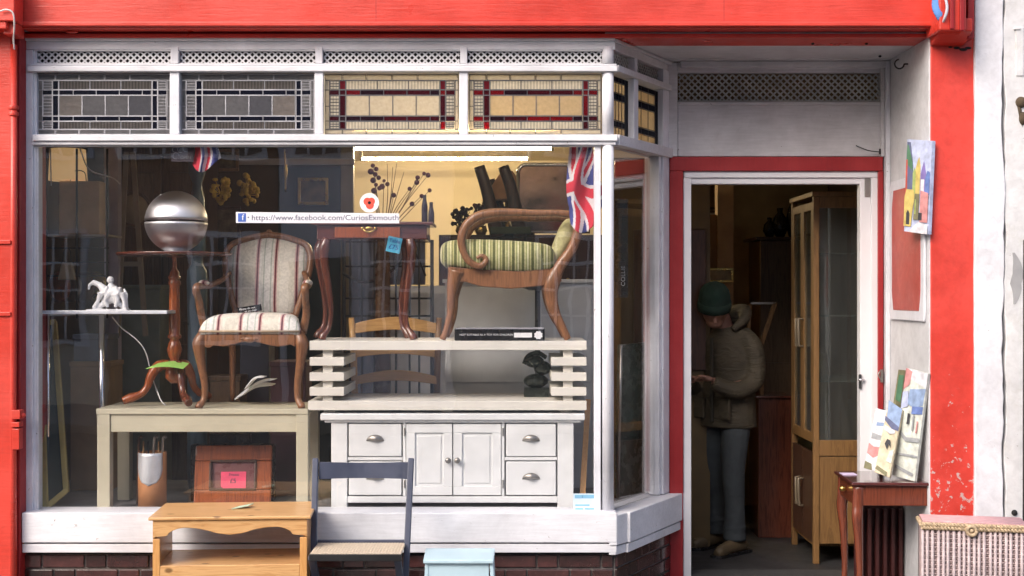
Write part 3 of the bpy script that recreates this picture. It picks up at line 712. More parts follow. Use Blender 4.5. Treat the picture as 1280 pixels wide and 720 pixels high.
dbx('lower_jamb', 1098, 1104.5, 512.3, 722, 0.682, 0.8, WHTV, 0.004)
dbx('inner_head', 855, 1097.5, 214, 222, 0.70, 0.78, UPVC, 0.003)
dbx('lower_jamb', 1098, 1104.5, 512.3, 722, 0.682, 0.8, WHTV, 0.004)
dbx('inner_head', 863, 1078, 222.3, 230, 0.715, 0.78, UPVC, 0.003)
dbx('inner_jamb', 854.3, 864, 222.3, 722, 0.70, 0.80, UPVC, 0.003)
dbx('inner_jamb', 1089, 1097.5, 222.3, 722, 0.70, 0.80, UPVC, 0.003)
dl = T('door_leaf', 'white door leaf folded back against the right jamb', 'door', (X(1080,.72),0.72,0.06))
g = MB(); g.pbox(1075, 1088.6, 222.5, 720, 0.712, 0.78); g.build('stile', UPVC, dl, bevel=0.004)
g = MB(); g.box(X(1074,.7), X(1077,.7), 0.70, 0.712, Z(486,.7), Z(468,.7)); g.tube([P(1080,475,0.70), P(1074,475,0.69)], 0.008, 8); g.build('handle', CHROME, dl)
g = MB(); g.pbox(1081,1088,222.5,246,0.705,0.712); g.build('closer_arm', PEWTER, dl, bevel=0.002)
g = MB(); g.pbox(1101, 1104, 462, 478, 0.665, 0.679); g.tube(spline([P(1102,462,0.665),P(1098,468,0.655),P(1102,476,0.66)],4), 0.004, 6); g.build('latch', PEWTER, ds)
g = MB(); g.box(0.94, 2.2, 0.74, 0.86, Z(196,.7), 3.05); g.build('upper_lining', DWALL, ds)
g = MB(); g.box(X(1104.6,.7), 2.173, 0.69, 0.8, 0.05, Z(131,.7)); g.build('outer_lining', WHTV, ds)
# bracket wire at the corner of the fanlight
g = MB(); g.tube(spline([P(1070,182,0.69),P(1085,188,0.67),P(1100,190,0.68)],4), 0.003, 6); g.tube([P(1100,186,0.68),P(1100,193,0.68)],0.006,6); g.build('wire', IRON, ds)

# ---- display platform inside the window ----
g = MB(); g.prism([(-2.94,0.11),(0.50,0.11),(0.78,0.66),(0.86,1.3),(-2.94,1.3)], 0.49, 0.53, plane='xy')
struct(g.build('display_floor', plain('grey_platform', (0.22,0.22,0.23), 0.6, var=0.2)))
g = MB(); g.box(-2.9, 0.84, 1.24, 1.28, 0.05, 0.489); struct(g.build('display_riser', DWALL))
# ceiling strip lights
BATT = plain('grey_fitting', (0.12,0.11,0.10), 0.6)
def tube_light(px0, px1, py, Y, label):
    em = 80 if Y > 1 else 25
    t = T('strip_light', label, 'strip light', (X((px0+px1)/2,Y),Y,2.93), 'fluorescent strip lights on the shop ceiling')
    z = Z(py, Y); g = MB(); g.box(X(px0-4,Y), X(px1+4,Y), Y-0.018, Y+0.018, 2.950, 2.979); g.build('batten', BATT, t, bevel=0.003)
    for a in (px0-2, px1-1): g = MB(); g.box(X(a,Y), X(a+3,Y), Y-0.018, Y+0.018, z-0.018, 2.949); g.build('end_cap', BATT, t)
    g = MB(); g.tube([(X(px0+1,Y),Y,z),(X(px1-1,Y),Y,z)], 0.012 if Y > 1 else 0.009, 10); g.build('tube', glow('lit_tube_%d' % px0, (1.0,0.78,0.45) if Y > 1 else (1.0,0.82,0.55), em), t)
tube_light(443, 690, 185.5, 3.65, 'longer warm fluorescent strip light nearest the window')
tube_light(452, 660, 198.5, 4.5, 'shorter looking warm fluorescent strip light behind the first')
tube_light(430, 742, 86.3, 0.46, 'warm fluorescent strip light glowing through the two coloured leaded lights')
# =====================================================================
#  OBJECTS IN THE WINDOW
# =====================================================================
PF = 0.531   # display floor height
# ---- beige table ----
t = T('display_table', 'plain beige laminate table carrying the striped armchair', 'table', (X(253,.15),0.35,PF))
yF, yB = 0.12, 0.56; zt_ = Z(511,yF)
g = MB(); g.box(X(120,yF), X(385,yF), yF, yB, zt_-0.030, zt_); g.build('tabletop', BEIGE, t, bevel=0.003)
g = MB(); g.box(X(137,yF)+.001, X(370,yF)-.001, yF+0.012, yF+0.035, zt_-0.125, zt_-0.0305); g.build('apron', BEIGE, t, bevel=0.002)
g = MB(); g.box(X(137,yF)+.001, X(370,yF)-.001, yB-0.035, yB-0.012, zt_-0.125, zt_-0.0305); g.build('apron', BEIGE, t, bevel=0.002)
for a, b_ in ((121,137),(370,385)):
    for y in (yF+0.003, yB-0.07):
        g = MB(); g.box(X(a,yF), X(b_,yF), y, y+0.066, PF, zt_-0.0305); g.build('leg', BEIGE, t, bevel=0.003)
TT = zt_ + 0.001

# ---- striped armchair (Louis style), local: x right, y back, z up from the table ----
BROC = stripes('striped_brocade', 'x', 0.222, [(0.0,(0.72,0.67,0.58)),(0.235,(0.60,0.38,0.35)),(0.265,(0.13,0.016,0.03)),(0.305,(0.60,0.38,0.35)),(0.335,(0.74,0.72,0.67)),(0.44,(0.44,0.48,0.42)),(0.47,(0.74,0.72,0.69)),(0.62,(0.44,0.48,0.42)),(0.65,(0.74,0.70,0.65)),(0.705,(0.60,0.38,0.35)),(0.73,(0.13,0.016,0.03)),(0.77,(0.60,0.38,0.35)),(0.80,(0.72,0.67,0.58))], off=0.115)
ch = T('striped_armchair', 'carved wooden armchair with cream and maroon striped upholstery on the beige table', 'armchair', (0,0,0))
FR = 0.262; BK = 0.21
def mirrored(fn, name, mat, par, **k):
    for s_ in (-1, 1): g = MB(); fn(g, s_); g.build(name, mat, par, **k)
mirrored(lambda g, s: g.tube(spline([(s*(FR-0.010),-0.225,0.40),(s*(FR+0.014),-0.24,0.345),(s*(FR+0.004),-0.235,0.24),(s*(FR-0.012),-0.225,0.13),(s*(FR-0.010),-0.228,0.05),(s*(FR+0.012),-0.245,0.012),(s*(FR+0.016),-0.25,0.0)],5), [0.030,0.036,0.024,0.018,0.016,0.021,0.017], 10), 'leg', WALNUT, ch)
mirrored(lambda g, s: g.tube(spline([(s*0.19,0.20,0.40),(s*0.19,0.205,0.2),(s*0.195,0.235,0.0)],5), [0.022,0.018,0.015], 8), 'leg', WALNUT, ch)
# seat rails, scalloped front
out = [(-FR+0.02,0.405)]; 
for i in range(21):
    x = (FR-0.02)*(-1+2*i/20); u = abs(x)/(FR-0.02); out.append((x, 0.335 + 0.028*math.cos(u*PI*1.6)*0.5 + (0.0 if u < 0.9 else -0.02) + 0.010))
out.append((FR-0.02,0.405))
g = MB(); g.prism(out, -0.262, -0.225); g.build('front_rail', WALNUT, ch, bevel=0.006)
mirrored(lambda g, s: g.bar((s*0.245,-0.23,0.375),(s*0.19,0.21,0.375),0.028,0.06), 'side_rail', WALNUT, ch, bevel=0.004)
g = MB(); g.ball((0,-0.262,0.368),(0.035,0.010,0.016)); g.ball((-0.03,-0.262,0.372),(0.02,0.006,0.009)); g.ball((0.03,-0.262,0.372),(0.02,0.006,0.009)); g.build('carving', WALNUT, ch)
# seat cushion
def cushion(g, hw_f, hw_b, y0, y1, z0, dome, nx=22, ny=18, ext=0.018):
    vs_=[]; fs=[]
    for j in range(ny+1):
        v = j/ny; y = y0+(y1-y0)*v; hw = hw_f+(hw_b-hw_f)*v
        for i in range(nx+1):
            u = -1+2*i/nx; e = (1-abs(u)**5)*(1-abs(2*v-1)**6)
            sx = math.sin(u*PI/2)*0.35+u*0.65
            z = z0 + dome*(e**0.42) + 0.01*math.cos(u*1.5)
            vs_.append((hw*sx, y, z))
    n0 = len(vs_)
    for p in list(vs_): vs_.append((p[0]*0.98, p[1], z0-0.02))
    w = nx+1
    for j in range(ny):
        for i in range(nx):
            a = j*w+i; fs.append((a,a+1,a+w+1,a+w)); fs.append((n0+a,n0+a+w,n0+a+w+1,n0+a+1))
    for i in range(nx): fs.append((i,n0+i,n0+i+1,i+1)); b=ny*w; fs.append((b+i,b+i+1,n0+b+i+1,n0+b+i))
    for j in range(ny): fs.append((j*w,(j+1)*w,n0+(j+1)*w,n0+j*w)); fs.append((j*w+nx,n0+j*w+nx,n0+(j+1)*w+nx,(j+1)*w+nx))
    return g.add(vs_, fs, 0, True)
g = MB(); cushion(g, 0.275, 0.20, -0.262, 0.20, 0.415, 0.085); g.build('seat_cushion', BROC, ch)
g = MB(); g.tube([(-0.27,-0.265,0.412),(0,-0.272,0.412),(0.27,-0.265,0.412)],0.006,6); g.build('piping', plain('braid',(0.4,0.3,0.2),0.8), ch)
# back: shield outline
def back_out(k):
    pts = [(-0.150,0.475),(-0.165,0.53),(-0.195,0.64),(-0.222,0.76),(-0.222,0.84),(-0.195,0.895),(-0.13,0.925),(-0.06,0.945),(0,0.952)]
    pts = [(x*k*1.09, 0.70+(z-0.70)*k) for x, z in pts]
    s_ = [(p.x, p.z) for p in spline([(x,0,z) for x, z in pts], 4)]
    return s_ + [(-x, z) for x, z in reversed(s_[:-1])]
def tilt(x, z, y): return (x, y + BK + (z-0.45)*0.20 - 0.35*x*x*0.6, z)
bo = back_out(1.0); pts3 = [tilt(x, z, 0) for x, z in bo]
g = MB(); g.tube(pts3 + [pts3[0]], 0.019, 8, ell=(1,0.9)); g.build('back_frame', WALNUT, ch)
g = MB(); g.ball(tilt(0,0.958,-0.005),(0.045,0.014,0.014)); g.ball(tilt(0,0.972,-0.005),(0.016,0.012,0.012)); g.ball(tilt(-0.05,0.955,-0.005),(0.025,0.010,0.008)); g.ball(tilt(0.05,0.955,-0.005),(0.025,0.010,0.008)); g.build('crest_carving', WALNUT, ch)
bi = back_out(0.955); n_ = len(bi); g = MB(); vs_ = [tilt(0,0.70,-0.045)]; fs = []
rings = 6
for r_ in range(1, rings+1):
    k = r_/rings
    for x, z in bi: vs_.append(tilt(x*k, 0.70+(z-0.70)*k, -0.045*(1-k**4)))
for i in range(n_): fs.append((0, 1+i, 1+(i+1)%n_))
for r_ in range(rings-1):
    for i in range(n_): a = 1+r_*n_; fs.append((a+i, a+n_+i, a+n_+(i+1)%n_, a+(i+1)%n_))
b0 = len(vs_); vs_ += [tilt(x, z, 0.02) for x, z in bi]; a = 1+(rings-1)*n_
for i in range(n_): fs.append((a+i, b0+i, b0+(i+1)%n_, a+(i+1)%n_))
fs.append(tuple(range(b0, b0+n_)))
g.add(vs_, fs, 0, True); g.build('back_cushion', BROC, ch)
mirrored(lambda g, s: g.tube(spline([(s*0.185,0.20,0.40),(s*0.15,0.215,0.47),(s*0.155,0.218,0.50)],4), 0.018, 8), 'back_post', WALNUT, ch)
mirrored(lambda g, s: g.tube(spline([(s*0.262,-0.13,0.40),(s*0.285,-0.15,0.50),(s*0.288,-0.195,0.58),(s*0.292,-0.235,0.625),(s*0.290,-0.225,0.652),(s*0.287,-0.12,0.655),(s*0.270,0.05,0.665),(s*0.232,0.19,0.70),(s*0.212,0.235,0.735)],5), [0.023,0.021,0.020,0.022,0.021,0.018,0.017,0.016,0.014], 10), 'arm', WALNUT, ch)
mirrored(lambda g, s: g.ball((s*0.284,-0.09,0.672),(0.026,0.075,0.018)), 'arm_pad', BROC, ch)
place(ch, (X(322,.35), 0.39, TT), 0)
# the black card on its seat
c = T('price_card', 'small black card with pale handwriting propped on the striped chair seat', 'card')
g = MB(); g.box(-0.066,0.066,0,0.004,-0.018,0.018); g.build('card', BLACK, c)
text('Please do not', 0.016, PAPER, c, (-0.012,-0.0012,0.006)); text('sit on chair', 0.015, PAPER, c, (0.005,-0.0012,-0.009))
place(c, P(312,386.5,0.3), 0, 0, math.radians(-9))

# ---- pedestal table ----
pt = T('pedestal_table', 'round topped mahogany tripod table with turned column standing on the beige table', 'pedestal table', (0,0,0))
zb_ = TT; h = Z(316,.36)-zb_
g = MB(); g.lathe([(0.01,h-0.022),(0.27,h-0.022),(0.305,h-0.016),(0.312,h-0.006),(0.308,h),(0.01,h)], n=48); g.build('tabletop', MAHOGX, pt)
def zc(py): return Z(py,.36)-zb_
prof = [(0.02,zc(462)),(0.045,zc(459)),(0.045,zc(455)),(0.024,zc(452)),(0.022,zc(449)),(0.032,zc(445)),(0.041,zc(437)),(0.032,zc(428)),(0.022,zc(424)),(0.037,zc(422)),(0.037,zc(419)),(0.030,zc(417)),(0.031,zc(400)),(0.029,zc(375)),(0.027,zc(358)),(0.034,zc(355)),(0.034,zc(352)),(0.026,zc(350)),(0.034,zc(348)),(0.034,zc(346)),(0.026,zc(344)),(0.026,zc(341)),(0.018,zc(338)),(0.013,zc(336)),(0.012,zc(322)),(0.05,h-0.0225)]
g = MB(); g.lathe(prof, n=20); g.build('column', REDWOOD, pt)
for a in (200, 300, 60):
    ca, sa = math.cos(math.radians(a)), math.sin(math.radians(a))
    g = MB(); L3 = [(0.03,0.225),(0.085,0.215),(0.125,0.165),(0.145,0.105),(0.18,0.065),(0.235,0.045),(0.275,0.030)]
    g.tube(spline([(r*ca, r*sa, z) for r, z in L3],5), [0.026,0.030,0.024,0.019,0.019,0.026,0.020], 12); g.build('leg', REDWOOD if a != 300 else MAHOG, pt)
g = MB(); g.lathe([(0.02,0.12),(0.05,0.15),(0.05,0.235),(0.03,zc(461))], n=16); g.build('hub', REDWOOD, pt)
place(pt, (X(219,.36), 0.345, TT))
g = MB(); g.slab([P(180,460,0.14), P(223,460,0.14), P(226,454,0.24), P(196,454,0.24)], (0,0,0.003)); g.v = [(x, y, z+0.02*math.sin((x+1.95)*22)) for x, y, z in g.v]
g = MB()
for i in range(8):
    a0, a1 = i/8, (i+1)/8
    q = lambda u, v: Vector((X(179+47*u,0.1)+0.03*v*(1-u), 0.15+0.13*v, Z(462,0.1)+0.012*math.sin(u*PI)+0.022*v))
    g.slab([q(a0,0),q(a1,0),q(a1,1),q(a0,1)], (0,0,0.002))
tag(g.build('green_leaflet', plain('green_paper', (0.30,0.55,0.12), 0.6)), 'small folded green leaflet resting on the feet of the pedestal table', 'leaflet')

# ---- steel globe ----
gl_ = T('steel_globe', 'brushed steel globe ice bucket with a dark seam on the round table', 'globe', (0,0,0))
R0 = 38.5*S(.34)
for nm, a0, a1 in (('lower_bowl', 90-72, 90-1.5), ('upper_dome', 91.5, 178)):
    prof = []
    for k in range(17):
        th = math.radians(a0+(a1-a0)*k/16); prof.append((R0*math.sin(th), -R0*math.cos(th)))
    g = MB(); g.lathe(prof, n=48); g.build(nm, STEEL, gl_)
g = MB(); g.lathe([(R0*0.9,-0.006),(R0*0.975,-0.006),(R0*0.975,0.006),(R0*0.9,0.006)], n=48); g.build('seam', BLACK, gl_)
g = MB(); g.lathe([(R0*0.42,-R0*1.0),(R0*0.5,-R0*0.99),(R0*0.36,-R0*0.93),(R0*0.33,-R0*0.9)], n=32); g.build('foot', STEEL, gl_)
g = MB(); g.ball((-0.085,-0.03,R0*0.84), 0.007); g.build('knob', STEEL, gl_)
place(gl_, (X(220,.34), 0.345, Z(316,.36)+R0*1.0+0.001), math.radians(20))

# ---- glass console with chrome leg and the white figurine ----
cn = T('console_table', 'thin white glass console table on a chrome leg at the left of the window', 'table', (X(125,.4),0.35,PF))
zt2 = Z(388,.14)
g = MB(); g.box(X(47.5,.14), X(209,.14), 0.14, 0.36, zt2-0.020, zt2); g.build('tabletop', plain('white_glass', (0.66,0.68,0.74), 0.12, bd=0, coat=0.6), cn, bevel=0.004)
g = MB(); g.tube([(X(127,.3),0.30,PF),(X(127,.3),0.30,zt2-0.02)], 0.0155, 14); g.build('leg', CHROME, cn)
g = MB(); g.tube([(X(60,.3),0.30,PF),(X(60,.3),0.30,zt2-0.02)], 0.010, 10); g.build('leg', CHROME, cn)
fg = MB(); q = lambda px, py, dy=0.0: P(px,py,0.2+dy)
PORC = plain('white_porcelain', (0.80,0.80,0.82), 0.35, bs=150, bd=0.002)
fg.box(X(110,.2), X(161,.2), 0.165, 0.245, zt2+0.0005, zt2+0.006)
fg.tube([q(112,356),q(117,353),q(124,356),q(131,363),q(137,367),q(152,366)], [0.008,0.015,0.016,0.026,0.036,0.032], 10)     # head neck body
fg.ball(q(141,369,0.0),(0.050,0.030,0.040)); fg.tube([q(120,386),q(140,372),q(158,386)],[0.010,0.03,0.010],8)
fg.tube([q(112,355),q(111,362)], [0.009,0.006], 8)
for px0, px1, dy in ((126,117,-0.015),(129,127,0.02),(152,156,-0.015),(155,158,0.02)): fg.tube([q(px0,366,dy),q((px0+px1)/2+1,376,dy),q(px1,385,dy)], [0.018,0.010,0.011], 8)
fg.tube([q(155,361),q(158,368),q(158,380)], [0.006,0.009,0.005], 8)
fg.tube([q(139,370),q(139,358),q(138,354)], [0.028,0.022,0.010], 10); fg.ball(q(138,350), 0.020)
fg.tube([q(134,358,-0.02),q(131,366,-0.03),q(136,372,-0.03)], 0.009, 8); fg.tube([q(144,358,-0.02),q(148,366,-0.03),q(143,372,-0.03)], 0.009, 8)
fg.tube([q(135,368,-0.025),q(131,376,-0.03),q(135,384,-0.03)], [0.015,0.012,0.009], 8); fg.tube([q(143,368,-0.025),q(147,376,-0.03),q(144,384,-0.03)], [0.015,0.012,0.009], 8)
tag(fg.build('figurine', PORC, remesh=0.0035, smooth=1), 'white china figurine of a horse and rider on the glass console', 'figurine')
cb = MB(); cb.tube(spline([P(140,396,.25),P(152,410,.3),P(170,424,.28),P(182,440,.3),P(190,470,.35),P(200,498,.3),P(207,507,.3)],6), 0.003, 6)
tag(cb.build('cable', PAPER), 'thin white cable trailing down behind the pedestal table', 'cable')

# ---- tool stand and framed picture under the table ----
ts = T('umbrella_stand', 'tan cylinder stand with a silver shield badge under the beige table', 'stand', (X(188,.16),0.2,PF))
r_ = 17.5*S(.2)
g = MB(); g.lathe([(r_,PF),(r_,Z(566,.2)),(r_-0.004,Z(566,.2)),(r_-0.005,PF+0.01)], c=(X(188,.2),0.24,0), n=28); g.build('body', plain('tan_leather', (0.50,0.22,0.09), 0.5, var=0.12), ts)
g = MB(); n_=14; vs_=[]; fs=[]
for j in range(11):
    v = j/10; half = 1.0 if v < 0.5 else math.sqrt(max(0.0,1-((v-0.5)/0.5)**1.5)); half = max(half, 0.02)
    for i in range(n_+1):
        a = -PI/2 + (-1+2*i/n_)*1.02*half
        vs_.append((X(188,.2)+(r_+0.003)*math.cos(a), 0.24+(r_+0.003)*math.sin(a), Z(566,.2)-0.175*v))
for j in range(10):
    for i in range(n_): a=j*(n_+1)+i; fs.append((a,a+n_+1,a+n_+2,a+1))
g.add(vs_, fs, 0, True); o = g.build('shield_badge', plain('embossed_tin', (0.62,0.64,0.68), 0.35, 0.5, bs=120, bd=0.003), ts); so_ = o.modifiers.new('s','SOLIDIFY'); so_.thickness = 0.003
um = [(172,DKWOOD,0.010),(178,OAK,0.006),(184,IRON,0.006),(191,PEWTER,0.010),(197,OAK,0.006),(202,PEWTER,0.009)]
for k, (px, m_, rr) in enumerate(um):
    g = MB(); b0 = Vector((X(px,.24),0.24,PF+0.02)); t0_ = Vector((X(px,.24)+0.004,0.25,Z(552,.24)))
    pts = [b0, t0_]
    if k in (0, 3, 5): pts += [t0_+Vector((0.002,0,0.02)), t0_+Vector((0.012,0,0.028)), t0_+Vector((0.02,0,0.018))]
    g.tube(pts, rr*0.8, 8); tag(g.build('umbrella', m_), ['black crook handled umbrella leftmost in the tan stand','umbrella with thin oak shaft second from left in the tan stand','thin black umbrella tip standing in the middle of the tan stand','grey hooked umbrella right of the middle in the tan stand','thin oak stick between two grey hooks in the tan stand','grey hooked umbrella rightmost in the tan stand'][k], 'umbrella', 'umbrellas in the tan stand')
pf_ = T('framed_picture', 'orange brown wooden picture frame with a bright pink price note', 'picture frame', (0,0,0))
w_, h_ = 0.42, 0.33
for a in ((-w_/2,w_/2,h_-0.085,h_),(-w_/2,w_/2,0,0.085)): g = MB(); g.box(a[0],a[1],0,0.03,a[2],a[3]); g.build('frame_rail', REDWOOD, pf_, bevel=0.008)
for a in ((-w_/2,-w_/2+0.085),(w_/2-0.085,w_/2)): g = MB(); g.box(a[0],a[1],0.001,0.029,0.0855,h_-0.0855); g.build('frame_stile', REDWOOD, pf_, bevel=0.006)
g = MB(); g.box(-w_/2+0.084,w_/2-0.084,0.014,0.02,0.084,h_-0.084); g.build('picture', plain('dusky_print', (0.18,0.07,0.07), 0.3), pf_)
for a in ((-w_/2+0.083,w_/2-0.083,h_-0.094,h_-0.080),(-w_/2+0.083,w_/2-0.083,0.080,0.094)): g = MB(); g.box(a[0],a[1],-0.006,0.012,a[2],a[3]); g.build('inner_moulding', DKWOOD, pf_, bevel=0.004)
for a in ((-w_/2+0.080,-w_/2+0.094),(w_/2-0.094,w_/2-0.080)): g = MB(); g.box(a[0],a[1],-0.0065,0.0125,0.0945,h_-0.0945); g.build('inner_moulding', DKWOOD, pf_, bevel=0.004)
g = MB(); g.prism(arc((-0.045,0.115),0.022,180,270,5)+[(0.07,0.093),(0.07,0.185),(-0.067,0.185)], 0.009, 0.0125); nt_ = g.build('price_note', plain('pink_card', (0.80,0.07,0.16), 0.6, bd=0), pf_)
text('Frame', 0.022, INK, pf_, (0.004,0.008,0.168)); text('£5', 0.035, INK, pf_, (0.0,0.008,0.133))
place(pf_, (X(290,.3), 0.30, PF), math.radians(3), math.radians(-12))
g = MB(); g.box(X(238,.45),X(342,.45),0.45,0.52,PF,Z(556,.45)); g.box(X(262,.45),X(312,.45),0.455,0.515,Z(556,.45),Z(541,.45)); tag(g.build('black_case', BLACK, bevel=0.006), 'black case standing behind the orange framed picture', 'case')
# white papers under the armchair
for k, (a0, b0, a1, b1, wd) in enumerate(((296,499,343,481,0.045),(303,495,345,474,0.03),(308,486,332,471,0.022))):
    g = MB(); y = 0.50-0.10*k; n_=10; pa=[P(a0,b0,y),P((a0+a1)/2,(b0+b1)/2-5,y),P(a1,b1,y)]; sp2 = spline(pa,5); up_ = []
    for i,p in enumerate(sp2): w2 = wd*math.sin(PI*(0.12+0.80*i/(len(sp2)-1))); up_.append((p.x, p.z+w2*0.5))
    g.prism([(p.x,p.z) for p in sp2]+up_[::-1], y-0.06, y+0.04); g.v = [(x,yy,max(z,TT)) for x,yy,z in g.v]
    tag(g.build('magazine', PAPER, bevel=0.002), ['lowest fanned white magazine on the table under the striped chair','middle fanned white magazine curling under the striped chair','small white leaflet topmost in the pile under the striped chair'][k], 'magazine')
# ---- leaning timber frame at the far left ----
lf = T('leaning_frame', 'tall thin panel in a gilt wooden frame leaning at the lower left of the window', 'frame', (X(65,.3),0.3,PF))
for a, b_ in ((P(50,408,.5),P(57,638,.12)), (P(68,402,.55),P(83,615,.25)), (P(48,405,.52),P(70,402,.55)), (P(56,636,.13),P(83,613,.25))):
    g = MB(); g.bar(a, b_, 0.030, 0.022, up=(0,1,0)); g.build('frame_rail', plain('gilt_pine%d' % int(a.x*1000), (0.36,0.28,0.09), 0.45, var=0.2), lf, bevel=0.003)
g = MB(); g.slab([P(50,408,.51),P(68,404,.56),P(80,612,.27),P(58,634,.14)], (0,0.01,0)); g.build('panel', plain('dark_canvas', (0.02,0.035,0.035), 0.5), lf)

# ---- left background: reflected upright, shelves, bags, dark wardrobe, slate post ----
g = MB(); g.box(X(129,1.2),X(146,1.2),1.22,1.30,0.05,2.97); tag(g.build('reflected_upright', plain('lilac_reflection', (0.42,0.39,0.46), 0.6)), 'grey lilac upright drawn for a reflection behind the glass console', 'post')  # window frame reflection built as a lilac upright
g = MB(); g.lathe([(0.05,PF),(0.06,PF+0.1),(0.055,Z(410,.9)),(0.062,Z(350,.9)),(0.058,Z(338,.9)),(0.034,Z(330,.9)),(0.034,Z(322,.9)),(0.05,Z(310,.9)),(0.045,Z(250,.9)),(0.03,Z(236,.9)),(0.028,Z(228,.9)),(0.05,Z(215,.9)),(0.05,Z(185,.9))], c=(X(244,.9),0.95,0), n=18)
tag(g.build('turned_post', plain('teal_slate_paint', (0.11,0.17,0.22), 0.35)), 'tall turned slate blue post just right of the steel globe', 'post')
sh = T('reflected_grid_rack', 'dark shelving with thin rods drawn for reflected window bars at the upper left', 'shelving', (X(95,1),1.0,0))
for px in (58, 96, 134): g = MB(); g.tube([P(px,186,1.0),P(px,398,1.0)], 0.007, 6); g.tube([P(px,186,1.25),P(px,398,1.25)], 0.007, 6); g.build('upright', IRON, sh)
for py in (293, 392): g = MB(); g.box(X(56,1),X(136,1),1.0,1.27,Z(py,1)-0.012,Z(py,1)); g.build('shelf', plain('pale_shelf%d' % py, (0.55,0.50,0.42), 0.5), sh, bevel=0.002)
for py in (310, 328, 345): g = MB(); g.tube([P(56,py,0.99),P(136,py,0.99)], 0.004, 6); g.build('wire', IRON, sh)  # rods stand in for window grid bars reflected in the glass
g = MB(); g.box(X(73,1.02),X(124,1.02),1.03,1.15,Z(293,1)+0.001,Z(226,1.02)); 
bag = T('paper_bag', 'brown paper carrier bag on the wire shelf under the lampshade', 'bag', (X(98,1.02),1.05,Z(293,1)))
g.build('body', plain('brown_paper', (0.58,0.40,0.22), 0.8, bs=25, bd=0.006), bag, bevel=0.006)
for s_ in (0,1): g = MB(); y = 1.035+s_*0.1; g.tube(spline([P(88,227,y),P(90,216,y),P(98,213,y),P(106,216,y),P(108,227,y)],5), 0.003, 6); g.build('handle', plain('twine%d' % s_, (0.3,0.22,0.13), 0.9), bag)
ls = T('lampshade', 'glowing cream drum lampshade in the upper left corner of the window', 'lampshade', (X(74,.95),0.95,Z(224,.95)))
g = MB(); g.lathe([(0.11,Z(223,.95)),(0.115,Z(223,.95)),(0.105,Z(183,.95)),(0.10,Z(183,.95))], c=(X(73,.95),1.12,0), n=28); g.build('shade', glow('lit_shade', (0.80,0.50,0.22), 0.20), ls)
g = MB(); g.lathe([(0.012,Z(240,.95)),(0.012,Z(224,.95)),(0.02,Z(222,.95)),(0.02,Z(210,.95))], c=(X(73,.95),1.12,0), n=10); g.box(X(65,.95),X(81,.95),1.07,1.17,Z(293,1)+0.001,Z(240,.95)); g.build('lamp_base', BRASS, ls)
for k, (px, w2, top, m_, lb) in enumerate(((70,7,318,REDWOOD,'reddish wooden platter'),(84,9,322,PEWTER,'dull pewter plate'),(101,8,315,DKWOOD,'dark wooden plate'),(116,8,320,BRASS,'small brass plate'))):
    g = MB(); g.lathe([(0.01,0),(0.07,0.004),(0.095,0.018),(0.093,0.022),(0.01,0.008)], c=(X(px,1.1),1.12,Z(372,1.1)+0.065), n=24, M=Matrix.Rotation(math.radians(62),3,'Z')@Matrix.Rotation(math.radians(90),3,'Y'))
    tag(g.build('plate', m_), lb + ' standing on edge in the wire shelving', 'plate', 'plates in the wire shelving')
wr = T('wardrobe', 'tall dark wardrobe in the gloom behind the pedestal table', 'wardrobe', (X(195,1.9),1.9,0.05))
g = MB(); g.box(X(152,1.9),X(250,1.9),1.95,2.45,0.05,2.75); g.build('carcass', BGWOOD, wr)
for a, b_ in ((154,200),(202,248)): 
    g = MB(); g.box(X(a,1.9),X(b_,1.9),1.93,1.949,0.15,2.62); g.build('door', BGWOOD, wr, bevel=0.006)
    g = MB(); g.box(X(a+9,1.9),X(b_-9,1.9),1.915,1.929,1.5,2.5); g.box(X(a+9,1.9),X(b_-9,1.9),1.915,1.929,0.25,1.35); g.build('door_panel', BGWOOD, wr, bevel=0.01)
# gilded bits on the dark wall
GOLD = plain('old_gold', (0.75,0.50,0.10), 0.35, 0.4, var=0.4)
for k, (px, py, r1, cnt, lb) in enumerate(((276,236,15,26,'gold leaf sprig ornament hanging left of the doorway in the gloom'),(310,238,17,30,'gold flower wall ornament above the web address strip'),(62,215,0,0,''))):
    if not r1: continue
    g = MB(); rr = random.Random(k)
    for i in range(cnt):
        a = rr.uniform(0,2*PI); d = rr.uniform(0.2,1)*r1; Y_ = 1.55+rr.uniform(-0.03,0.03)
        c_ = P(px+d*math.cos(a)*0.8, py+d*math.sin(a)*1.2, Y_); g.ball(c_, (0.010+0.014*rr.random(),0.006,0.010+0.014*rr.random()), n=6, m=4)
        g.tube([P(px,py+6,1.56), c_], 0.002, 4)
    tag(g.build('gold_ornament', GOLD), lb, 'ornament')
g = MB(); g.tube([P(356,186,1.3),P(357,240,1.3)], 0.006, 8); g.ball(P(357,214,1.3),(0.012,0.012,0.05)); tag(g.build('brass_pendant', BRASS), 'slim brass pendant hanging above the striped armchair', 'ornament')

# ---- more stock standing in the gloom at the left ----
def stock_box(px0, px1, py0, Y_, d, base, m_, label, cat='box', nm='storage_box'):
    t_ = T(nm, label, cat, (X((px0+px1)/2,Y_),Y_+d/2,base))
    x0_, x1_, z1_ = X(px0,Y_), X(px1,Y_), Z(py0,Y_)
    g = MB(); g.box(x0_,x1_,Y_,Y_+d,base,z1_-0.03); g.build('body', m_, t_, bevel=0.004)
    g = MB(); g.box(x0_-0.006,x1_+0.006,Y_-0.006,Y_+d+0.006,z1_-0.029,z1_); g.build('lid', m_, t_, bevel=0.004); return t_
stock_box(88, 138, 452, 0.85, 0.25, PF, plain('tan_card', (0.30,0.20,0.11), 0.8), 'tan cardboard box low down behind the chrome table leg')
stock_box(92, 134, 418, 0.87, 0.22, Z(452,.85)+.001, plain('slate_box', (0.13,0.15,0.19), 0.7), 'slate grey box stacked on the tan cardboard box')
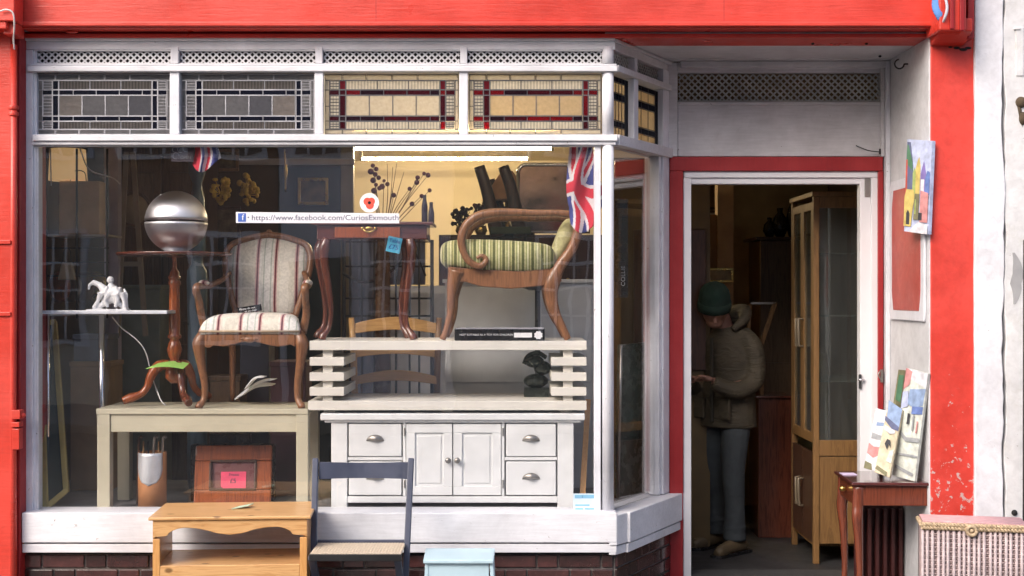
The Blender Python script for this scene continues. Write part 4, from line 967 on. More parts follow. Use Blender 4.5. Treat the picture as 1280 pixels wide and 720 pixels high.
stock_box(150, 200, 356, 1.5, 0.3, 0.05, plain('sage_paint', (0.20,0.23,0.20), 0.5), 'sage grey painted cupboard behind the white figurine', 'cupboard', 'painted_cupboard')
stock_box(262, 300, 470, 0.8, 0.2, PF, BGWOOD, 'brown wooden box behind the legs of the striped chair')
stock_box(338, 382, 452, 0.85, 0.25, PF, plain('plum_box', (0.12,0.06,0.08), 0.7), 'plum coloured box behind the right legs of the striped chair')
stock_box(300, 336, 400, 1.0, 0.2, PF, plain('navy_case', (0.03,0.04,0.07), 0.5), 'upright navy case standing behind the striped chair', 'case', 'travel_case')
el = T('artist_easel', 'pale wooden easel leaning behind the wire shelving', 'easel', (X(170,1.3),1.35,PF))
for a, b_ in ((P(158,190,1.35),P(147,420,1.25)),(P(166,190,1.35),P(182,420,1.25)),(P(150,330,1.28),P(177,330,1.28))): g = MB(); g.bar(a,b_,0.03,0.02,up=(0,1,0)); g.build('easel_leg' if a.z > 2.2 else 'easel_bar', plain('weathered_beech%d' % int(a.x*100+b_.x*10), (0.28,0.22,0.16), 0.6), el)
hb = T('handbag', 'small cream handbag hanging from the wire shelving', 'handbag', tuple(P(80,335,.97)))
g = MB(); g.prism([(X(a,.96),Z(b_,.96)) for a,b_ in ((72,350),(94,350),(90,328),(77,328))], 0.955, 0.985); g.build('body', plain('cream_leather', (0.42,0.36,0.26), 0.6), hb, bevel=0.006)
g = MB(); g.tube(spline([P(78,328,.97),P(80,314,.97),P(84,310,.97),P(88,314,.97),P(89,328,.97)],5), 0.003, 6); g.build('strap', IRON, hb)
g = MB(); g.tube(spline([P(100,186,.98),P(112,212,.96),P(140,222,.96),P(150,230,.97)],6), 0.004, 6); g.tube([P(63,186,.98),P(64,232,.98)],0.004,6); tag(g.build('flex_cable', PAPER), 'pale flex looping past the lampshade at the upper left', 'cable')
wc = T('wall_clock', 'round dark framed clock with a brown face hanging left of the steel globe', 'clock', tuple(P(165,300,1.42)))
M9 = Matrix.Rotation(PI/2,3,'X'); g = MB(); g.lathe([(0.01,0),(0.10,0),(0.115,0.012),(0.105,0.024),(0.095,0.012),(0.01,0.012)], c=P(168,262,1.44), n=28, M=M9); g.build('case', BGWOOD, wc)
g = MB(); g.lathe([(0.01,0.013),(0.094,0.013),(0.094,0.015),(0.01,0.015)], c=P(168,262,1.44), n=28, M=M9); g.build('dial', plain('aged_dial', (0.36,0.28,0.18), 0.5), wc)
# dark doorway on the partition, and a reflected beam
dw = T('inner_doorway', 'dark green inner doorway with cream architrave right of the partition', 'doorway', (X(385,2.5),2.55,0.05))
g = MB(); g.box(X(346,2.5),X(424,2.5),2.56,2.59,0.05,Z(208,2.5)); g.build('door', plain('bottle_green', (0.018,0.032,0.026), 0.4), dw)
g = MB(); g.box(X(425,2.5),X(441,2.5),2.53,2.599,0.05,2.75); g.build('architrave', plain('cream_gloss', (0.24,0.19,0.12), 0.4), dw, bevel=0.004)
g = MB(); g.box(X(240,2.5),X(443,2.5),2.50,2.529,Z(206,2.5),Z(198,2.5)); g.build('reflected_beam', plain('beam_reflection', (0.45,0.42,0.48), 0.4), dw, bevel=0.004)  # lavender street reflection built as a bar across the partition
for k,(a,b_,c_,d_,m_,lb) in enumerate(((255,298,186,214,OAK,'small oak framed picture high on the dark partition'),(372,410,222,256,BRASS,'gilt framed dark painting on the bottle green door'),(268,300,258,300,DKWOOD,'black framed print behind the striped chair back'))):
    p_ = T('wall_picture', lb, 'picture', (X((a+b_)/2,2.45),2.5,Z((c_+d_)/2,2.45)), 'pictures on the partition')
    for q_ in ((a,b_,c_,c_+4),(a,b_,d_-4,d_)): g = MB(); g.pbox(q_[0],q_[1],q_[2],q_[3],2.46,2.49); g.build('frame_rail', m_, p_, bevel=0.004)
    for q_ in ((a,a+3.5),(b_-3.5,b_)): g = MB(); g.pbox(q_[0],q_[1],c_+4.1,d_-4.1,2.461,2.489); g.build('frame_stile', m_, p_, bevel=0.003)
    g = MB(); g.pbox(a+3,b_-3,c_+3,d_-3,2.475,2.488); g.build('print', plain('old_print%d'%k, (0.14,0.10,0.05), 0.4, var=0.6, vs_=20), p_)

# ---- white sideboard ----
sb = T('sideboard', 'low white painted sideboard with pewter cup handles', 'sideboard', (X(565,.15),0.35,PF))
y0_ = 0.15
def sx(name, a, b_, c_, d_, yf, yb, m_=WHITEF, par=sb, bev=0.003):
    g = MB(); g.box(X(a,y0_),X(b_,y0_),yf,yb,max(Z(d_,y0_),PF),Z(c_,y0_)); return g.build(name, m_, par, bevel=bev)
sx('top', 401, 731, 516.5, 525, 0.125, 0.62, bev=0.006)
sx('top_moulding', 406, 726, 525.1, 528, 0.14, 0.6, bev=0.003)
sx('side_stile', 414, 434, 528.1, 641, 0.15, 0.21); sx('side_stile', 697, 717, 528.1, 641, 0.15, 0.21)
sx('carcass', 415, 716, 528.2, 628, 0.21, 0.58, bev=0)
sx('bottom_rail', 434.2, 696.8, 620.5, 628.5, 0.152, 0.2, bev=0.002)
for a in (503.5, 627): sx('divider', a, a+3.5, 528.3, 620.3, 0.154, 0.2, bev=0.001)
sx('drawer_rail', 434.4, 503, 571.5, 575.5, 0.154, 0.2, bev=0.001); sx('drawer_rail', 631, 696.6, 571.5, 575.5, 0.154, 0.2, bev=0.001)
for a in (415, 697): g = MB(); g.box(X(a,y0_),X(a+19,y0_),0.5,0.58,PF,Z(628,y0_)); g.build('foot', WHITEF, sb)
for a, b_, c_, d_ in ((436,502,530,570.5),(436,502,577,619),(632.5,695,530,570.5),(632.5,695,577,619)):
    dr = sx('drawer', a, b_, c_, d_, 0.149, 0.2, bev=0.004)
    cx, cz = X((a+b_)/2,y0_), Z((c_+d_)/2-2,y0_)
    g = MB(); vs_=[]; fs=[]
    for j in range(7):
        th = j/6*PI/2
        for i in range(13):
            ph = PI*i/12; vs_.append((cx+0.048*math.cos(ph)*math.cos(th*0.85), 0.149-0.024*math.sin(th+0.12)*math.sin(ph)**0.5-0.001, cz-0.014+0.036*math.sin(ph)*math.cos(th*0.9)))
    for j in range(6):
        for i in range(12): a_=j*13+i; fs.append((a_,a_+1,a_+14,a_+13))
    g.add(vs_, fs, 0, True); o = g.build('cup_handle', PEWTER, dr); m_ = o.modifiers.new('s','SOLIDIFY'); m_.thickness = 0.003
for a, b_ in ((507.8,565.3),(566.7,626.3)):
    d = sx('door', a, b_, 530, 619, 0.158, 0.2, bev=0)
    for q_ in ((a,b_,530,541),(a,b_,608,619)): sx('rail', *q_, 0.149, 0.1579, par=d, bev=0.002)
    for q_ in ((a,a+11),(b_-11,b_)): sx('stile', q_[0], q_[1], 541.1, 607.9, 0.149, 0.1579, par=d, bev=0.002)
    sx('field', a+14, b_-14, 545, 604, 0.153, 0.1578, par=d, bev=0.003)
    kx = b_-5 if a < 520 else a+5
    g = MB(); g.lathe([(0.006,0.0),(0.006,0.012),(0.015,0.018),(0.016,0.024),(0.010,0.031),(0.002,0.032)], c=(X(kx,y0_),0.149,Z(575,y0_)), n=16, M=Matrix.Rotation(PI/2,3,'X')); g.build('knob', PEWTER, d)
for px, py in ((505.8,540),(505.8,605),(628.8,540),(628.8,605)): sx('hinge', px-0.8, px+0.8, py-5, py+5, 0.147, 0.153, PEWTER, bev=0.001)
SBT = Z(516.5,y0_)+0.0005

# ---- cream slatted bench on the sideboard ----
cbn = T('slatted_bench', 'low cream bench with slatted ends standing on the white sideboard', 'bench', (X(560,.15),0.38,SBT))
def cx_(name, a, b_, c_, d_, yf, yb, bev=0.002):
    g = MB(); g.box(X(a,y0_),X(b_,y0_),yf,yb,Z(d_,y0_),Z(c_,y0_)); return g.build(name, CREAM, cbn, bevel=bev)
cx_('top_board', 387.5, 733, 426, 437.5, 0.135, 0.68); cx_('bottom_board', 385.5, 733, 501, 512.5, 0.135, 0.68)
g = MB()
for px in (410, 558, 708): g.box(X(px-7,y0_),X(px+7,y0_),0.2,0.6,SBT,Z(512.7,y0_))
g.build('bearer', CREAM, cbn)
for c_ in (446.5, 465.5, 484): cx_('slat', 387.5, 430.5, c_, c_+10.5, 0.137, 0.66); cx_('slat', 689, 733, c_, c_+10.5, 0.137, 0.66)
for a in (403, 704):
    for y in (0.165, 0.58):
        zs = [437.6, 446.4, 457.1, 465.4, 476.1, 483.9, 494.6, 500.9]
        g = MB()
        for k in range(0, 8, 2): g.box(X(a,y0_),X(a+12,y0_),y,y+0.05,Z(zs[k+1],y0_),Z(zs[k],y0_))
        g.build('post', CREAM, cbn)
BT = Z(426,y0_)+0.001

# ---- black boxed game on the bench ----
bx_ = T('black_box', 'flat black box with small white lettering along its front', 'box', (X(625,.14),0.2,BT))
g = MB(); g.pbox(568,681,410.5,428,0.142,0.32); g.v = [(x,y,max(z,BT)) for x,y,z in g.v]; g.build('box', BLACK, bx_, bevel=0.004)
g = MB(); g.pbox(569,680,410,411.5,0.1415,0.315); g.build('lid_edge', plain('dusty_grey', (0.30,0.30,0.34), 0.5), bx_, bevel=0.001)
text('NOT SUITABLE AS A TOY FOR CHILDREN', 0.014, PAPER, bx_, tuple(P(608,418.5,0.1405)-bx_.location), width=X(642)-X(574))
g = MB(); g.pbox(642.5,665,416,421.8,0.1405,0.1422); g.build('white_label', PAPER, bx_)
g = MB(); g.prism([(X(673,.14)+0.026*(1 if k%2 else 0.8)*math.cos(k*PI/8)*0.95, Z(419,.14)+0.024*(1 if k%2 else 0.8)*math.sin(k*PI/8)) for k in range(16)], 0.1400, 0.1421); g.build('star_label', PAPER, bx_)

# ---- green striped armchair seen from its side ----
GSTR = stripes('green_stripe', 'x', 0.052, [(0.0,(0.10,0.11,0.03)),(0.28,(0.50,0.47,0.24)),(0.42,(0.26,0.28,0.10)),(0.56,(0.58,0.55,0.34)),(0.72,(0.22,0.22,0.07)),(0.86,(0.42,0.40,0.18))])
ga = T('green_armchair', 'wooden armchair with green striped seat seen from its side', 'armchair', (X(640,.25),0.4,BT))
yn, yf_ = 0.215, 0.66
for y in (yn, yf_):
    q = lambda px, py, dy=0: Vector((X(px,yn), y+dy, Z(py,yn)))
    m_ = OAK if y == yn else WALNUT
    g = MB(); g.tube(spline([q(571,338),q(567,352),q(564,372),q(563,392),q(558,412),q(553,424.5)],5), [0.046,0.036,0.023,0.020,0.018,0.016], 10, ell=(1,0.8)); g.build('leg', WALNUT, ga)
    g = MB(); g.tube(spline([q(722,268),q(722,290),q(714,312),q(700,332),q(690,352),q(689,372),q(694,392),q(703,410),q(710,424.5)],5), [0.022,0.026,0.028,0.032,0.046,0.036,0.028,0.022,0.019], 10, ell=(1,0.8)); g.build('leg', WALNUT, ga)
    g = MB(); g.tube(spline([q(722,270),q(700,267),q(670,267),q(640,266),q(612,267),q(595,272),q(582,284),q(577,300),q(580,316),q(588,328),q(600,333),(q(608,326)),q(603,320),q(596,323)],5), [0.018,0.018,0.018,0.020,0.023,0.025,0.024,0.022,0.019,0.019,0.018,0.015,0.012,0.009], 10, ell=(1,0.8)); g.v = [(x, yv + (-0.05 if y == yn else 0.05), z) for x, yv, z in g.v]; g.build('arm', WALNUT, ga)
    g = MB(); g.prism([(X(a,yn),Z(b_,yn)) for a,b_ in ((560,333),(600,337),(650,339),(700,334),(702,352),(680,357),(640,361),(600,358),(580,352),(562,352))], y-0.014, y+0.014); g.build('side_rail', WALNUT, ga, bevel=0.006)
g = MB(); g.bar(Vector((X(563,yn),yn,Z(343,yn))), Vector((X(563,yn),yf_,Z(343,yn))), 0.03, 0.075); g.build('front_rail', WALNUT, ga, bevel=0.004)
g = MB(); g.bar(Vector((X(723,yn),yn,Z(266,yn))), Vector((X(723,yn),yf_,Z(266,yn))), 0.03, 0.06); g.build('crest_rail', WALNUT, ga, bevel=0.008)
# seat pad: loft of rounded rectangle sections across y
def pad(sec, ya, yb, bul=0.02, n=12):
    g = MB(); m_ = len(sec); cx = sum(p[0] for p in sec)/m_; cz = sum(p[1] for p in sec)/m_; vs_=[]; fs=[]
    for j in range(n+1):
        v = j/n; e = min(1.0, (1-abs(2*v-1)**8)**0.35+0.0); k = 0.80+0.20*e if 0<j<n else 0.72
        for x, z in sec: vs_.append((cx+(x-cx)*(0.94+0.06*e), ya+(yb-ya)*v, cz+(z-cz)*k))
    for j in range(n):
        for i in range(m_): i2=(i+1)%m_; fs.append((j*m_+i,j*m_+i2,(j+1)*m_+i2,(j+1)*m_+i))
    fs.append(tuple(range(m_))); fs.append(tuple(range(n*m_+m_-1, n*m_-1, -1)))
    g.add(vs_, fs, 0, True); return g
sec = [(p.x,p.z) for p in spline([P(a,b_,yn) for a,b_ in ((556,334),(550,326),(550.5,310),(557,302),(575,299),(610,299),(650,301),(683,305),(693,314),(695,328),(690,339),(650,342),(610,340),(575,336),(556,334))],3)[:-1]]
pad(sec, yn-0.03, yf_+0.03).build('seat_cushion', GSTR, ga)
sec = [(p.x,p.z) for p in spline([P(a,b_,yn) for a,b_ in ((686,332),(690,312),(697,292),(704,277),(712,272),(718,278),(717,295),(709,314),(698,330),(690,338),(686,332))],3)[:-1]]
pad(sec, yn+0.015, yf_-0.015).build('back_cushion', plain('green_gold_fabric', (0.46,0.43,0.22), 0.85, var=0.3, vs_=30), ga)

# ---- mahogany side table on cabriole legs ----
st = T('mahogany_side_table', 'dark mahogany side table with cabriole legs and one brass pull', 'side table', (X(455,.3),0.5,BT))
yt = 0.26
g = MB(); g.box(X(388,yt),X(541,yt),yt,yt+0.36,Z(281,yt),Z(277,yt)); g.build('tabletop', MAHOGX, st, bevel=0.006)
g = MB(); g.box(X(395,yt),X(533,yt),yt+0.03,yt+0.33,Z(299,yt),Z(281.2,yt)); g.build('drawer_box', MAHOGX, st, bevel=0.003)
g = MB(); g.box(X(418,yt),X(500,yt),yt+0.015,yt+0.0299,Z(297,yt),Z(283.5,yt)); dr = g.build('drawer', REDWOOD, st, bevel=0.003)
g = MB(); c0 = P(461,287,yt+0.005); g.tube(spline([c0+Vector((-0.035,0.008,0.008)),c0+Vector((-0.02,-0.004,-0.008)),c0+Vector((0,-0.004,-0.013)),c0+Vector((0.02,-0.004,-0.008)),c0+Vector((0.035,0.008,0.008))],4), 0.005, 6); g.ball(c0+Vector((-0.035,0.006,0.008)),0.010); g.ball(c0+Vector((0.035,0.006,0.008)),0.010); g.ball(c0+Vector((0,0.006,0.006)),(0.02,0.004,0.012)); g.build('brass_pull', BRASS, dr)
def cab(x, y, s, name='leg'):
    z_ = lambda py: Z(py,yt)
    g = MB(); zt3 = z_(298); zb3 = BT
    pts = [(x,y,zt3),(x+s*0.012,y-0.01,zt3-0.05),(x+s*0.010,y-0.008,zt3-0.14),(x-s*0.012,y,zt3-0.28),(x-s*0.022,y+0.003,zt3-0.40),(x-s*0.012,y,zb3+0.07),(x+s*0.016,y-0.015,zb3+0.025),(x+s*0.026,y-0.02,zb3)]
    g.tube(spline(pts,5), [0.024,0.030,0.023,0.018,0.014,0.014,0.021,0.022], 10, ell=(1,0.85)); g.build(name, MAHOG, st)
cab(X(407,yt), yt+0.045, -1); cab(X(511,yt), yt+0.045, 1); cab(X(394,yt)-0.01, yt+0.31, -1); cab(X(500,yt), yt+0.31, 1)
nb_ = T('blue_price_note', 'square turquoise note with blue writing stuck by the side table leg', 'note', (0,0,0))
g = MB(); g.box(-0.038,0.038,0,0.0012,-0.042,0.042); g.build('note', plain('turquoise_paper', (0.10,0.50,0.72), 0.6, var=0.2, bd=0), nb_)
BLUEI = plain('blue_ink', (0.01,0.05,0.35), 0.5, bd=0)
text('Table', 0.028, BLUEI, nb_, (0,-0.0008,0.02)); text('£75', 0.036, BLUEI, nb_, (0,-0.0008,-0.014))
place(nb_, P(492.5,306,0.2), 0, 0, math.radians(12))
# ---- honey ladder-back chair behind the bench ----
lc = T('ladderback_chair', 'honey coloured ladder back chair standing behind the cream bench', 'chair', (X(497,.8),0.95,PF))
yc = 0.78
for px0, px1 in ((439,447),(549,543)):
    g = MB(); g.tube([P(px0,397,yc),P(px0+(px1-px0)*0.3,430,yc),(X(px1,yc),yc+0.05,PF)], [0.017,0.02,0.019], 10); g.build('back_post', HONEY if px0 < 500 else OAK, lc)
for py, hh in ((409,16),(441,12),(474,13)):
    g = MB(); top = []; bot = []
    for i in range(13):
        u = i/12; px = 444+102*u; b_ = 8*math.sin(PI*u); top.append((X(px,yc),Z(py-b_-hh/2+3,yc))); bot.append((X(px,yc),Z(py-b_*0.6+hh/2,yc)))
    g.prism(top+bot[::-1], yc-0.008, yc+0.010); g.build('back_rail', HONEY, lc, bevel=0.004)
g = MB(); g.box(X(446,yc),X(544,yc),yc+0.03,yc+0.42,PF+0.43,PF+0.455); g.build('seat', plain('rush_seat', (0.4,0.28,0.12), 0.8, bs=120, bd=0.004), lc, bevel=0.006)
for px in (449,541): g = MB(); g.tube([(X(px,yc),yc+0.40,PF),(X(px,yc),yc+0.40,PF+0.43)], 0.018, 10); g.build('leg', HONEY, lc)

# ---- dark iron screen, grey cloth, chain ----
isn = T('iron_screen', 'black iron grid screen standing behind the mahogany side table', 'screen', (X(487,1.0),1.0,PF))
for px in (430,438,452,468,481,495,512,524,540): g = MB(); g.tube([(X(px,1.0),1.0,PF),(X(px,1.0),1.0,Z(300,1.0))], 0.0065 if px not in (430,540) else 0.011, 6); g.build('upright', IRON, isn)
for py in (302,333,373,395,440): g = MB(); g.tube([P(430,py,1.0),P(540,py,1.0)], 0.006, 6); g.build('crossbar', IRON, isn)
g = MB(); g.tube(spline([P(428,342,.96),P(450,352,.95),P(470,350,.95),P(490,338,.95),P(506,322,.96)],6), 0.009, 6); g.tube(spline([P(500,290,.96),P(520,318,.95),P(532,345,.95)],5), 0.006, 6); g.build('scroll', IRON, isn)
g = MB()
for i in range(40):
    x0 = X(436,1.12)+i*(X(532,1.12)-X(436,1.12))/40; x1 = x0+(X(532,1.12)-X(436,1.12))/40
    y0 = 1.12+0.018*math.sin(i*0.9); y1 = 1.12+0.018*math.sin((i+1)*0.9); zl_ = PF if i < 19 else Z(356,1.12); g.slab([(x0,y0,zl_),(x1,y1,zl_),(x1,y1,Z(303,1.12)),(x0,y0,Z(303,1.12))], (0,0.003,0))
tag(g.build('dust_sheet', plain('blue_grey_cloth', (0.17,0.18,0.23), 0.9)), 'blue grey cloth hanging in folds behind the iron grid screen', 'cloth')
# pale cupboard behind the green chair
pc = T('white_cupboard', 'pale cupboard seen through the rails of the ladder back chair', 'cupboard', (X(630,1.32),1.4,0.05))
g = MB(); g.box(X(483,1.32),X(600,1.32),1.35,1.72,0.05,Z(357,1.32)); g.build('carcass', plain('off_white', (0.78,0.78,0.80), 0.5), pc, bevel=0.005)
g = MB(); g.box(X(485,1.32),X(566,1.32),1.328,1.349,PF+0.03,Z(366,1.32)); g.build('door', plain('off_white_door', (0.78,0.78,0.80), 0.45), pc, bevel=0.004)
pd_ = T('white_chest', 'large plain white chest standing behind the legs of the green armchair', 'chest', (X(650,.92),1.1,PF))
g = MB(); g.box(X(556,.92),X(742,.92),0.94,1.30,PF,Z(354,.92)); g.build('carcass', plain('chest_white', (0.78,0.78,0.79), 0.5, var=0.06, vs_=4), pd_, bevel=0.005)
g = MB(); g.box(X(553,.92),X(744,.92),0.92,1.30,Z(354,.92)+.001,Z(349,.92)); g.build('top', WHITEF, pd_, bevel=0.004)
g = MB(); g.box(X(558,.92),X(740,.92),0.930,0.9395,Z(478,.92),Z(358,.92)); g.build('front_panel', WHITEF, pd_, bevel=0.003)
# dark chest behind with objects on top
dc = T('dark_chest', 'tall dark chest of drawers behind the green armchair', 'chest of drawers', (X(640,1.8),1.95,0.05))
zc_ = Z(293,1.8)
g = MB(); g.box(X(548,1.8),X(765,1.8),1.85,2.3,0.05,zc_); g.build('carcass', DKWOOD, dc, bevel=0.005)
for k in range(2):
    for a, b_ in ((551,655),(658,762)):
        g = MB(); g.box(X(a,1.8),X(b_,1.8),1.83,1.849,zc_-0.19-0.2*k,zc_-0.02-0.2*k); d = g.build('drawer', DKWOOD, dc, bevel=0.004)
        g = MB(); g.ball(((X(a,1.8)+X(b_,1.8))/2,1.82,zc_-0.1-0.2*k), 0.014); g.build('knob', BRASS, d)
# mirror / tray
mr = T('silver_mirror', 'upright silver framed mirror with rounded corners behind the green chair', 'mirror', (X(685,1.3),1.9,zc_))
Ym = 1.9
outl = arc((X(658,Ym),Z(216,Ym)),0.055,180,90,6)+arc((X(726,Ym),Z(216,Ym)),0.055,90,0,6)+[(X(736,Ym),zc_+.02),(X(647,Ym),zc_+.02)]
g = MB(); g.prism([(x,z) for x,z in outl], Ym, Ym+0.012); g.build('glass', plain('mirror_glass', (0.34,0.24,0.22), 0.12, 0.9, var=0.3, vs_=6, bd=0), mr)
g = MB(); pp = [(x,Ym,z) for x,z in outl]; g.tube(pp+[pp[0]], 0.013, 8); g.build('frame', CHROME, mr)
# upturned dark chair
uc = T('upturned_chair', 'dark chair standing upside down with two curved legs in the air', 'chair', (X(630,1.5),1.8,zc_))
def q(px, py, Y_=1.62): return P(px, py, Y_)
for p0, p1, p2, Y_ in (((599,208),(609,240),(622,296),1.80),((629,208),(640,240),(650,296),1.80),((612,225),(622,255),(634,296),2.14),((641,222),(650,255),(660,296),2.14)):
    g = MB(); g.tube(spline([P(*p0,Y_),P(*p1,Y_),P(p2[0],p2[1],Y_)],6), [0.036,0.040,0.048], 8, ell=(1,0.7)); g.build('leg', DKWOOD, uc)
g = MB(); g.bar(P(617,262,1.80),P(645,262,1.80),0.025,0.03); g.build('stretcher', DKWOOD, uc)
g = MB(); g.box(X(612,1.8),X(664,1.8),1.76,2.2,zc_+.001,zc_+0.05); g.build('seat', plain('dark_green_seat', (0.05,0.06,0.03), 0.8), uc, bevel=0.01)
# cone lampshade tilted
cl = MB(); M_ = Matrix.Rotation(math.radians(8),3,'Y')
cl.lathe([(0.205,0),(0.21,0.002),(0.035,0.215),(0.03,0.215)], c=P(637,252,1.95)+Vector((-0.02,0,0)), n=32, M=M_)
cls = T('cone_lampshade', 'peach cone lampshade just left of the upturned chair legs', 'lampshade', tuple(P(632,292,2.1)))
cl = MB(); cl.lathe([(0.17,Z(251,2.1)),(0.174,Z(251,2.1)),(0.04,Z(214,2.1)),(0.036,Z(214,2.1))], c=(X(634,2.1),2.1,0), n=32); cl.build('shade', plain('peach_silk', (0.72,0.42,0.24), 0.8), cls)
cl = MB(); cl.lathe([(0.06,zc_+.001),(0.03,zc_+0.03),(0.012,zc_+0.05),(0.02,zc_+0.11),(0.010,Z(230,2.1))], c=(X(634,2.1),2.1,0), n=14); cl.build('stem', BRASS, cls)
# dark flowers and small pots on the chest
for k, (px, py, col, lb) in enumerate(((577,272,(0.05,0.025,0.03),'bunch of dark dried flowers in a pot left of the lampshade'),(601,266,(0.10,0.03,0.04),'taller bunch of dark red dried flowers beside the lampshade'))):
    fl = T('dried_flowers', lb, 'dried flowers', tuple(P(px,293,1.9)), 'dried flowers on the dark chest'); rr = random.Random(k+5)
    g = MB(); g.lathe([(0.03,zc_+.001),(0.042,zc_+0.03),(0.035,zc_+0.06),(0.028,zc_+0.065)], c=(X(px,1.9),1.92,0), n=14); g.build('pot', BRASS, fl)
    g = MB(); s2 = MB()
    for i in range(46):
        a = rr.uniform(0,2*PI); e = rr.uniform(0.1,1); c_ = Vector((X(px,1.9)+0.075*e*math.cos(a),1.92+0.06*e*math.sin(a),Z(py+10,1.9)+rr.uniform(0,0.12)))
        g.ball(c_, 0.008+0.010*rr.random(), n=6, m=4); s2.tube([(X(px,1.9),1.92,zc_+0.05), c_], 0.0016, 4)
    g.build('flower_head', plain('petal%d'%k, col, 0.9, var=0.5), fl, kind='stuff'); s2.build('stem', plain('stem%d'%k, (0.08,0.06,0.02), 0.9), fl, kind='stuff')
# berry branches
bb = T('berry_branches', 'bare twigs with dark red berries in a vase behind the side table', 'branches', tuple(P(480,330,.85))); rr = random.Random(3)
g = MB(); be = MB(); base = P(478,300,.85)
tips = [(466,207),(469,218),(470,231),(480,226),(491,209),(496,204),(505,215),(522,222),(530,217),(535,219),(521,228),(537,238),(527,245),(515,255),(492,244),(484,205),(512,236)]
for k, (a, b_) in enumerate(tips):
    tp = P(a,b_,.82+0.1*rr.random()); mid = base.lerp(tp,0.5)+Vector((rr.uniform(-.02,.02),0,rr.uniform(0,.02))); g.tube(spline([base,mid,tp],5), [0.0035,0.0025,0.0014], 5)
    if k not in (4,5,6,15):
        be.ball(tp, rr.uniform(0.009,0.016), n=8, m=6)
        if k < 4: be.ball(tp+Vector((0.02,0,-0.02)), 0.014, n=8, m=6); be.ball(tp+Vector((-0.012,0,-0.035)), 0.018, n=8, m=6)
g.build('twig', plain('twig_bark', (0.10,0.05,0.03), 0.8), bb, kind='stuff'); be.build('berry', plain('dark_berry', (0.10,0.012,0.02), 0.5), bb, kind='stuff')
g = MB(); g.lathe([(0.03,PF),(0.05,PF+0.2),(0.045,Z(330,.85)),(0.03,Z(300,.85)),(0.034,Z(297,.85))], c=(base.x,.87,0), n=18); g.build('vase', plain('brown_glaze', (0.10,0.05,0.02), 0.25), bb)
for px, top, lb in ((530,243,'tall purple grey bottle beside the berry branches'),(541,252,'tall dark bottle at the right end of the side table')):
    g = MB(); zb3 = Z(277,.26)+.001; w3 = 0.017
    g.lathe([(w3,zb3),(w3,Z(top+14,.4)),(0.010,Z(top+6,.4)),(0.010,Z(top,.4))], c=(X(px,.4)-(0.012 if px>535 else 0),0.45,0), n=14)
    tag(g.build('bottle', plain('bottle%d'%px, (0.05,0.035,0.06), 0.3)), lb, 'bottle', 'bottles on the mahogany side table')
# dark ornament on the bench bottom shelf
g = MB(); o_ = P(672,472,.5); g.ball(P(668,452,.45),(0.055,0.05,0.035)); g.ball(P(678,460,.45),(0.05,0.05,0.04)); g.tube(spline([P(655,455,.45),P(660,445,.45),P(672,441,.45),P(683,447,.45)],5), 0.012, 8); g.ball(P(670,476,.45),(0.07,0.06,0.04)); g.box(X(655,.45),X(686,.45),0.4,0.5,Z(501,.15)+.001,Z(484,.45))
tag(g.build('bronze_ornament', plain('dark_bronze', (0.035,0.04,0.035), 0.25, 0.6)), 'dark bronze ornament on the lower board of the cream bench', 'ornament')
g = MB(); g.bar(P(735,500,.55), P(727,636,.2), 0.03, 0.02, up=(0,1,0)); g.v = [(x,y,max(z,PF)) for x,y,z in g.v]; tag(g.build('wooden_batten', PINEZ), 'thin pine batten leaning right of the white sideboard', 'batten')
g = MB(); g.lathe([(0.016,PF),(0.016,Z(355,.9))], c=(X(672,.80),0.80,0), n=12); g.lathe([(0.05,Z(363,.8)),(0.10,Z(359,.8)),(0.10,Z(355,.8)),(0.01,Z(355,.8))], c=(X(672,.80),0.80,0), n=24); g.lathe([(0.095,PF),(0.09,PF+0.02),(0.02,PF+0.04)], c=(X(672,.80),0.80,0), n=24)
tag(g.build('pedestal_stool', plain('grey_stool', (0.10,0.10,0.11), 0.3, 0.5)), 'dark round stool on a thin metal stem behind the green chair', 'stool')
# green-black board and bottle behind the angled glass
lb_ = T('leaning_mirror', 'large dark green board leaning behind the angled side window', 'board', (0.75,0.9,PF))
g = MB(); g.slab([Vector((0.60,0.55,PF)),Vector((0.76,0.74,PF)),Vector((0.77,0.75,Z(428,.74))),Vector((0.62,0.57,Z(431,.6)))], (-0.02,0.02,0)); g.build('panel', plain('green_black', (0.03,0.05,0.042), 0.25, var=0.3), lb_)
g = MB(); g.tube([Vector((0.60,0.55,PF)),Vector((0.76,0.74,PF)),Vector((0.77,0.75,Z(428,.74))),Vector((0.62,0.57,Z(431,.6))),Vector((0.60,0.55,PF))], 0.009, 6); g.build('edge', PEWTER, lb_)
g = MB(); g.box(0.768,0.80,0.76,0.80,PF,2.47); g.box(0.60,0.767,0.765,0.80,2.36,2.47); tag(g.build('red_reflection_post', plain('red_brown_tone', (0.34,0.06,0.04), 0.4), bevel=0.003), 'red brown rail and upright drawn for a red reflection inside the angled window', 'post')  # upright paints in a red reflection; the top rail is timber
cb_ = T('glass_cabinet', 'tall narrow wooden cabinet with dim contents behind the angled window', 'cabinet', (1.0,1.5,0.05))
g = MB(); g.box(0.60,1.27,1.55,1.74,0.05,2.56); g.build('carcass', plain('mustard_wood', (0.10,0.065,0.025), 0.5), cb_)
g = MB(); g.box(0.78,1.24,1.53,1.549,1.2,2.1); g.build('door', DKWOOD, cb_, bevel=0.003)
bo_ = T('tall_bottle', 'tall black packet with white lettering hanging behind the angled window', 'packet', (0,0,0))
g = MB(); g.box(-0.035,0.035,-0.02,0.02,0,0.55); g.build('packet', BLACK, bo_, bevel=0.008); text('COLLIE', 0.035, plain('grey_letter', (0.35,0.35,0.35), 0.6), bo_, (0.0,-0.0215,0.12), rot=(PI/2, -PI/2, 0))
place(bo_, (X(778,.35), 0.42, Z(372,.4)), math.radians(25))
